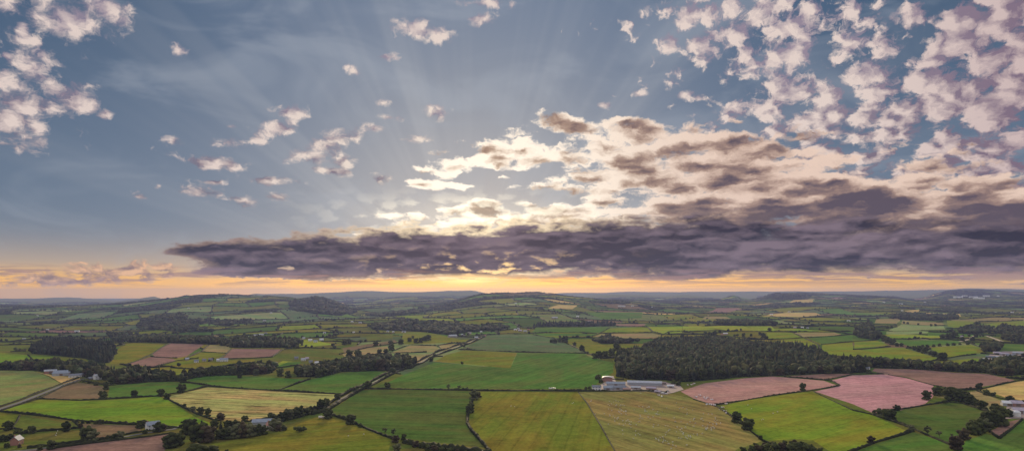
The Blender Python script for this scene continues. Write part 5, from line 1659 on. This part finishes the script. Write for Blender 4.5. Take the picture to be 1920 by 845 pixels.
def build_extras():
    # white round tank by the barns
    p = at(1905, 780)
    e = empty('storage_tank', (p.x, p.y, p.z - .1), 0, 'white round domed tank beside the right edge barns', 'tank')
    bm = bmesh.new()
    bmesh.ops.create_cone(bm, cap_ends=True, segments=24, radius1=4.2, radius2=4.2, depth=4.5)
    bmesh.ops.translate(bm, verts=bm.verts, vec=(0, 0, 2.2))
    me = bpy.data.meshes.new('tank_wall'); bm.to_mesh(me); bm.free(); new_obj('tank_wall', me, e, [M_W['white']])
    bm = bmesh.new()
    bmesh.ops.create_uvsphere(bm, u_segments=24, v_segments=10, radius=4.35)
    bmesh.ops.delete(bm, geom=[v for v in bm.verts if v.co.z < -0.01], context='VERTS')
    for v in bm.verts: v.co.z = v.co.z * .5 + 4.46
    me = bpy.data.meshes.new('dome'); bm.to_mesh(me); bm.free(); new_obj('dome', me, e, [M_R['white']])
    # vans
    M_T = mat_plain('tyre_rubber', (0.02, 0.02, 0.02), .9, .1)
    def van(u, v, rot, lab, wall):
        p = at(u, v)
        e = empty('parked_van', (p.x, p.y, p.z), math.radians(rot), lab, 'van', 'vehicles parked under the dark tree')
        prof = [(-2.6, .45), (2.5, .45), (2.6, 1.1), (1.7, 1.35), (1.1, 2.2), (-2.5, 2.3), (-2.6, 1.8)]
        vs = [(x, y, z) for y in (-.95, .95) for x, z in prof]
        n = len(prof)
        fs = [tuple(range(n)), tuple(range(2 * n - 1, n - 1, -1))] + [(i, (i + 1) % n, n + (i + 1) % n, n + i) for i in range(n)]
        poly_obj('body', e, M_W[wall], vs, fs)
        poly_obj('windscreen', e, M_GLASS, [(1.66, -.8, 1.42), (1.66, .8, 1.42), (1.15, .8, 2.15), (1.15, -.8, 2.15), (1.70, -.8, 1.43), (1.70, .8, 1.43), (1.19, .8, 2.16), (1.19, -.8, 2.16)], [(0, 1, 2, 3), (4, 5, 6, 7), (0, 1, 5, 4), (2, 3, 7, 6), (0, 3, 7, 4), (1, 2, 6, 5)])
        for x in (-1.6, 1.6):
            for y in (-.98, .98):
                bm = bmesh.new()
                bmesh.ops.create_cone(bm, cap_ends=True, segments=14, radius1=.38, radius2=.38, depth=.24, matrix=Matrix.Translation((x, y, .38)) @ Matrix.Rotation(math.pi / 2, 4, 'X'))
                me = bpy.data.meshes.new('wheel'); bm.to_mesh(me); bm.free(); new_obj('wheel', me, e, [M_T])
    van(602, 783, 20, 'white van parked left, under the dark tree on the lane', 'white')
    van(609, 784, 10, 'stone coloured van parked right, under the dark tree', 'stone')
    van(1243, 737, 30, 'white van parked at the end of the farm row', 'white')
    van(1252, 733, 80, 'grey van parked beside the small white roofed shed', 'grey')
    # wrapped bales
    M_B = mat_plain('bale_wrap', (0.78, 0.74, 0.74), .4, .1)
    M_BP = mat_plain('bale_wrap_pink', (0.62, 0.42, 0.42), .4, .1)
    def bale_mesh(mat):
        bm = bmesh.new()
        bmesh.ops.create_cone(bm, cap_ends=True, segments=16, radius1=.75, radius2=.75, depth=1.4, matrix=Matrix.Translation((0, 0, .72)) @ Matrix.Rotation(math.pi / 2, 4, 'X'))
        bmesh.ops.bevel(bm, geom=[e for e in bm.edges], offset=.08, segments=1, affect='EDGES')
        me = bpy.data.meshes.new('wrapped_bale'); bm.to_mesh(me); bm.free()
        me.materials.append(mat)
        return me
    bm1, bm2 = bale_mesh(M_B), bale_mesh(M_BP)
    r = random.Random(9)
    spots = [(1296, 721), (1300, 719), (1290, 722), (1306, 744), (1313, 741), (1320, 745), (1321, 748), (1328, 745), (1333, 749), (1326, 758), (1330, 758), (1334, 759), (1338, 760), (1341, 759), (1363, 757), (1357, 764), (1358, 771), (1361, 774), (1030, 728), (1034, 728), (1038, 728), (1236, 741), (1241, 743), (1248, 738)]
    for (u, v), p in zip(spots, at_many(spots)):
        for k in range(2):
            o = bpy.data.objects.new('wrapped_bale', bm1 if r.random() < .7 else bm2)
            COL.objects.link(o)
            a = r.uniform(0, 6.28)
            x, y = p.x + k * 2.1 * math.cos(a), p.y + k * 2.1 * math.sin(a)
            o.location = (x, y, gz(x, y)); o.rotation_euler = (0, 0, r.uniform(0, 3.1))
            o['label'] = 'plastic wrapped bale lying among the pallets around the farm'
            o['category'] = 'bale'; o['group'] = 'wrapped bales around the farm'
    # sheep
    M_S = mat_plain('fleece', (0.64, 0.60, 0.53), .9, .1)
    me = bpy.data.meshes.new('skeleton')
    V = [(0, 0, .62), (-.45, 0, .62), (.42, 0, .66), (.62, 0, .82), (.85, 0, .80)]
    E = [(0, 1), (0, 2), (2, 3), (3, 4)]
    R = [.30, .27, .26, .13, .09]
    for x in (-.42, .38):
        for y in (-.16, .16):
            b0 = 1 if x < 0 else 2
            V += [(x, y, .34), (x, y, .0)]; R += [.08, .045]
            E += [(b0, len(V) - 2), (len(V) - 2, len(V) - 1)]
    me.from_pydata(V, E, [])
    o = bpy.data.objects.new('skeleton', me); COL.objects.link(o)
    md = o.modifiers.new('skin', 'SKIN')
    for i, rr in enumerate(R):
        me.skin_vertices[0].data[i].radius = (rr, rr)
    me.skin_vertices[0].data[0].use_root = True
    o.modifiers.new('sub', 'SUBSURF').levels = 1
    dg = bpy.context.evaluated_depsgraph_get()
    sm = bpy.data.meshes.new_from_object(o.evaluated_get(dg))
    bpy.data.objects.remove(o)
    sm.name = 'sheep'; sm.materials.clear(); sm.materials.append(M_S)
    past = next(f[4] for f in FIELDS if 'sheep pasture' in f[3])
    pts = []
    centres = [(1170, 772), (1160, 765), (1200, 785), (1215, 765), (1235, 775), (1150, 783), (1250, 810), (1285, 770), (1300, 785), (1318, 805), (1330, 800), (1190, 815), (1240, 825), (1260, 838), (1290, 815), (1220, 800), (1180, 790), (1275, 800), (1340, 790), (1350, 765), (1145, 752), (1100, 752)]
    while len(pts) < 190:
        cu, cv = centres[r.randrange(len(centres))]
        k = 6 if r.random() < .6 else 22
        u, v = r.gauss(cu, k), r.gauss(cv, k * .55)
        if inside(past, np.array([u]), np.array([v]))[0] and v < 846:
            pts.append((u, v))
    n0 = len(pts)
    bright = [(1402, 759), (1409, 766), (1428, 787), (1431, 786), (1458, 772), (1450, 775)]
    olive = [(653, 817), (682, 814)]
    yellow = [(1073, 756), (1075, 755), (965, 762), (958, 761)]
    low = [(108, 808), (106, 812), (105, 816)]
    groups = [(pts, 'small white sheep grazing in the tan and green sheep pasture', 'sheep in the sheep pasture'), (bright, 'white sheep grazing in the bright yellow green field', 'sheep in the bright field'),
              (olive, 'white sheep grazing alone in the olive yellow bottom field', 'sheep in the olive field'), (yellow, 'white sheep in the yellow green middle field', 'sheep in the yellow green field'), (low, 'white sheep in the lower left olive paddock', 'sheep in the lower paddock')]
    for ps, lab, grp in groups:
        for p in at_many(ps):
            o = bpy.data.objects.new('sheep', sm); COL.objects.link(o)
            o.location = (p.x, p.y, p.z); o.rotation_euler = (0, 0, r.uniform(0, 6.28))
            s = r.uniform(0.85, 1.2); o.scale = (s, s, s)
            o['label'] = lab; o['category'] = 'sheep'; o['group'] = grp

def build_lanes():
    strip('road', 'pale lane climbing to the farm on the left', [(-60,790),(0,766),(40,753),(78,738),(117,722),(150,711),(170,708),(186,704)], 5.5, M_ROAD)
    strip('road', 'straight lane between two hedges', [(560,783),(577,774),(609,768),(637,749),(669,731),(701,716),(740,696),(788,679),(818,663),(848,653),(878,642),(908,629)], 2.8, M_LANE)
    strip('road', 'lane along the bottom left fields', [(-40,850),(60,843),(110,836),(190,828),(230,819),(270,812),(326,804),(345,795)], 4.5, M_ROAD)
    strip('road', 'pale track curving on the right', [(1800,640),(1815,636),(1830,628),(1850,629),(1872,637),(1880,640)], 9, M_TRACK)
    strip('road', 'pale drive to the white roofed farm shed', [(1352,631),(1358,631),(1364,635)], 6, M_TRACK)
    pad('yard', 'pinkish farm yard around the sheds', [(1108,733),(1135,715),(1132,706),(1150,704),(1155,715),(1240,714),(1275,722),(1282,730),(1262,736),(1245,739),(1215,733)], M_YARD)
    pad('yard', 'concrete yard at the right edge barns', [(1880,785),(1890,755),(1900,750),(1960,750),(1960,785),(1915,784)], M_YARD)
    pad('yard', 'yard of the right farmstead', [(1845,676),(1856,664),(1880,658),(1940,658),(1940,668),(1900,672),(1870,678)], M_YARD)
# ------------------------------------------------------------------ put it together
patch_col = make_ground()
build_lanes()
build_trees()
build_hedges()
build_woods()
build_far(patch_col)
build_buildings()
build_extras()
# ------------------------------------------------------------------ sun and air
sun = bpy.data.lights.new('sun', 'SUN')
sun.energy = 4.2
sun.angle = math.radians(5)
sun.color = (1.0, 0.78, 0.50)
suno = bpy.data.objects.new('sun', sun)
COL.objects.link(suno)
SEL = math.radians(13.0)
suno.rotation_euler = Vector((-math.sin(SUN_AZ) * math.cos(SEL), -math.cos(SUN_AZ) * math.cos(SEL), -math.sin(SEL))).to_track_quat('-Z', 'Y').to_euler()
suno.location = (-2000, 20000, 4000)

def make_haze():
    top = 262.0
    me = bpy.data.meshes.new('haze')
    bm = bmesh.new()
    x0, x1, y0, y1, z0, z1 = -42000, 42000, -600, 18800, -260.0, top
    v = [bm.verts.new(p) for p in ((x0, y0, z0), (x1, y0, z0), (x1, y1, z0), (x0, y1, z0), (x0, y0, z1), (x1, y0, z1), (x1, y1, z1), (x0, y1, z1))]
    for f in ((0, 3, 2, 1), (4, 5, 6, 7), (0, 1, 5, 4), (1, 2, 6, 5), (2, 3, 7, 6), (3, 0, 4, 7)):
        bm.faces.new([v[i] for i in f])
    bm.to_mesh(me)
    bm.free()
    m = bpy.data.materials.new('haze')
    m.use_nodes = True
    nt = m.node_tree
    nt.nodes.clear()
    b = NB(nt)
    pv = b.n('ShaderNodeVolumePrincipled')
    pv.inputs['Color'].default_value = (0.30, 0.36, 0.72, 1)
    pv.inputs['Density'].default_value = HAZE
    pv.inputs['Anisotropy'].default_value = 0.35
    out = b.n('ShaderNodeOutputMaterial')
    nt.links.new(pv.outputs[0], out.inputs['Volume'])
    me.materials.append(m)
    o = bpy.data.objects.new('haze', me)
    COL.objects.link(o)
    o['kind'] = 'stuff'
    o['category'] = 'haze'
    o['label'] = 'thin evening haze over the valley and far hills'
HAZE = 5.2e-5
make_haze()
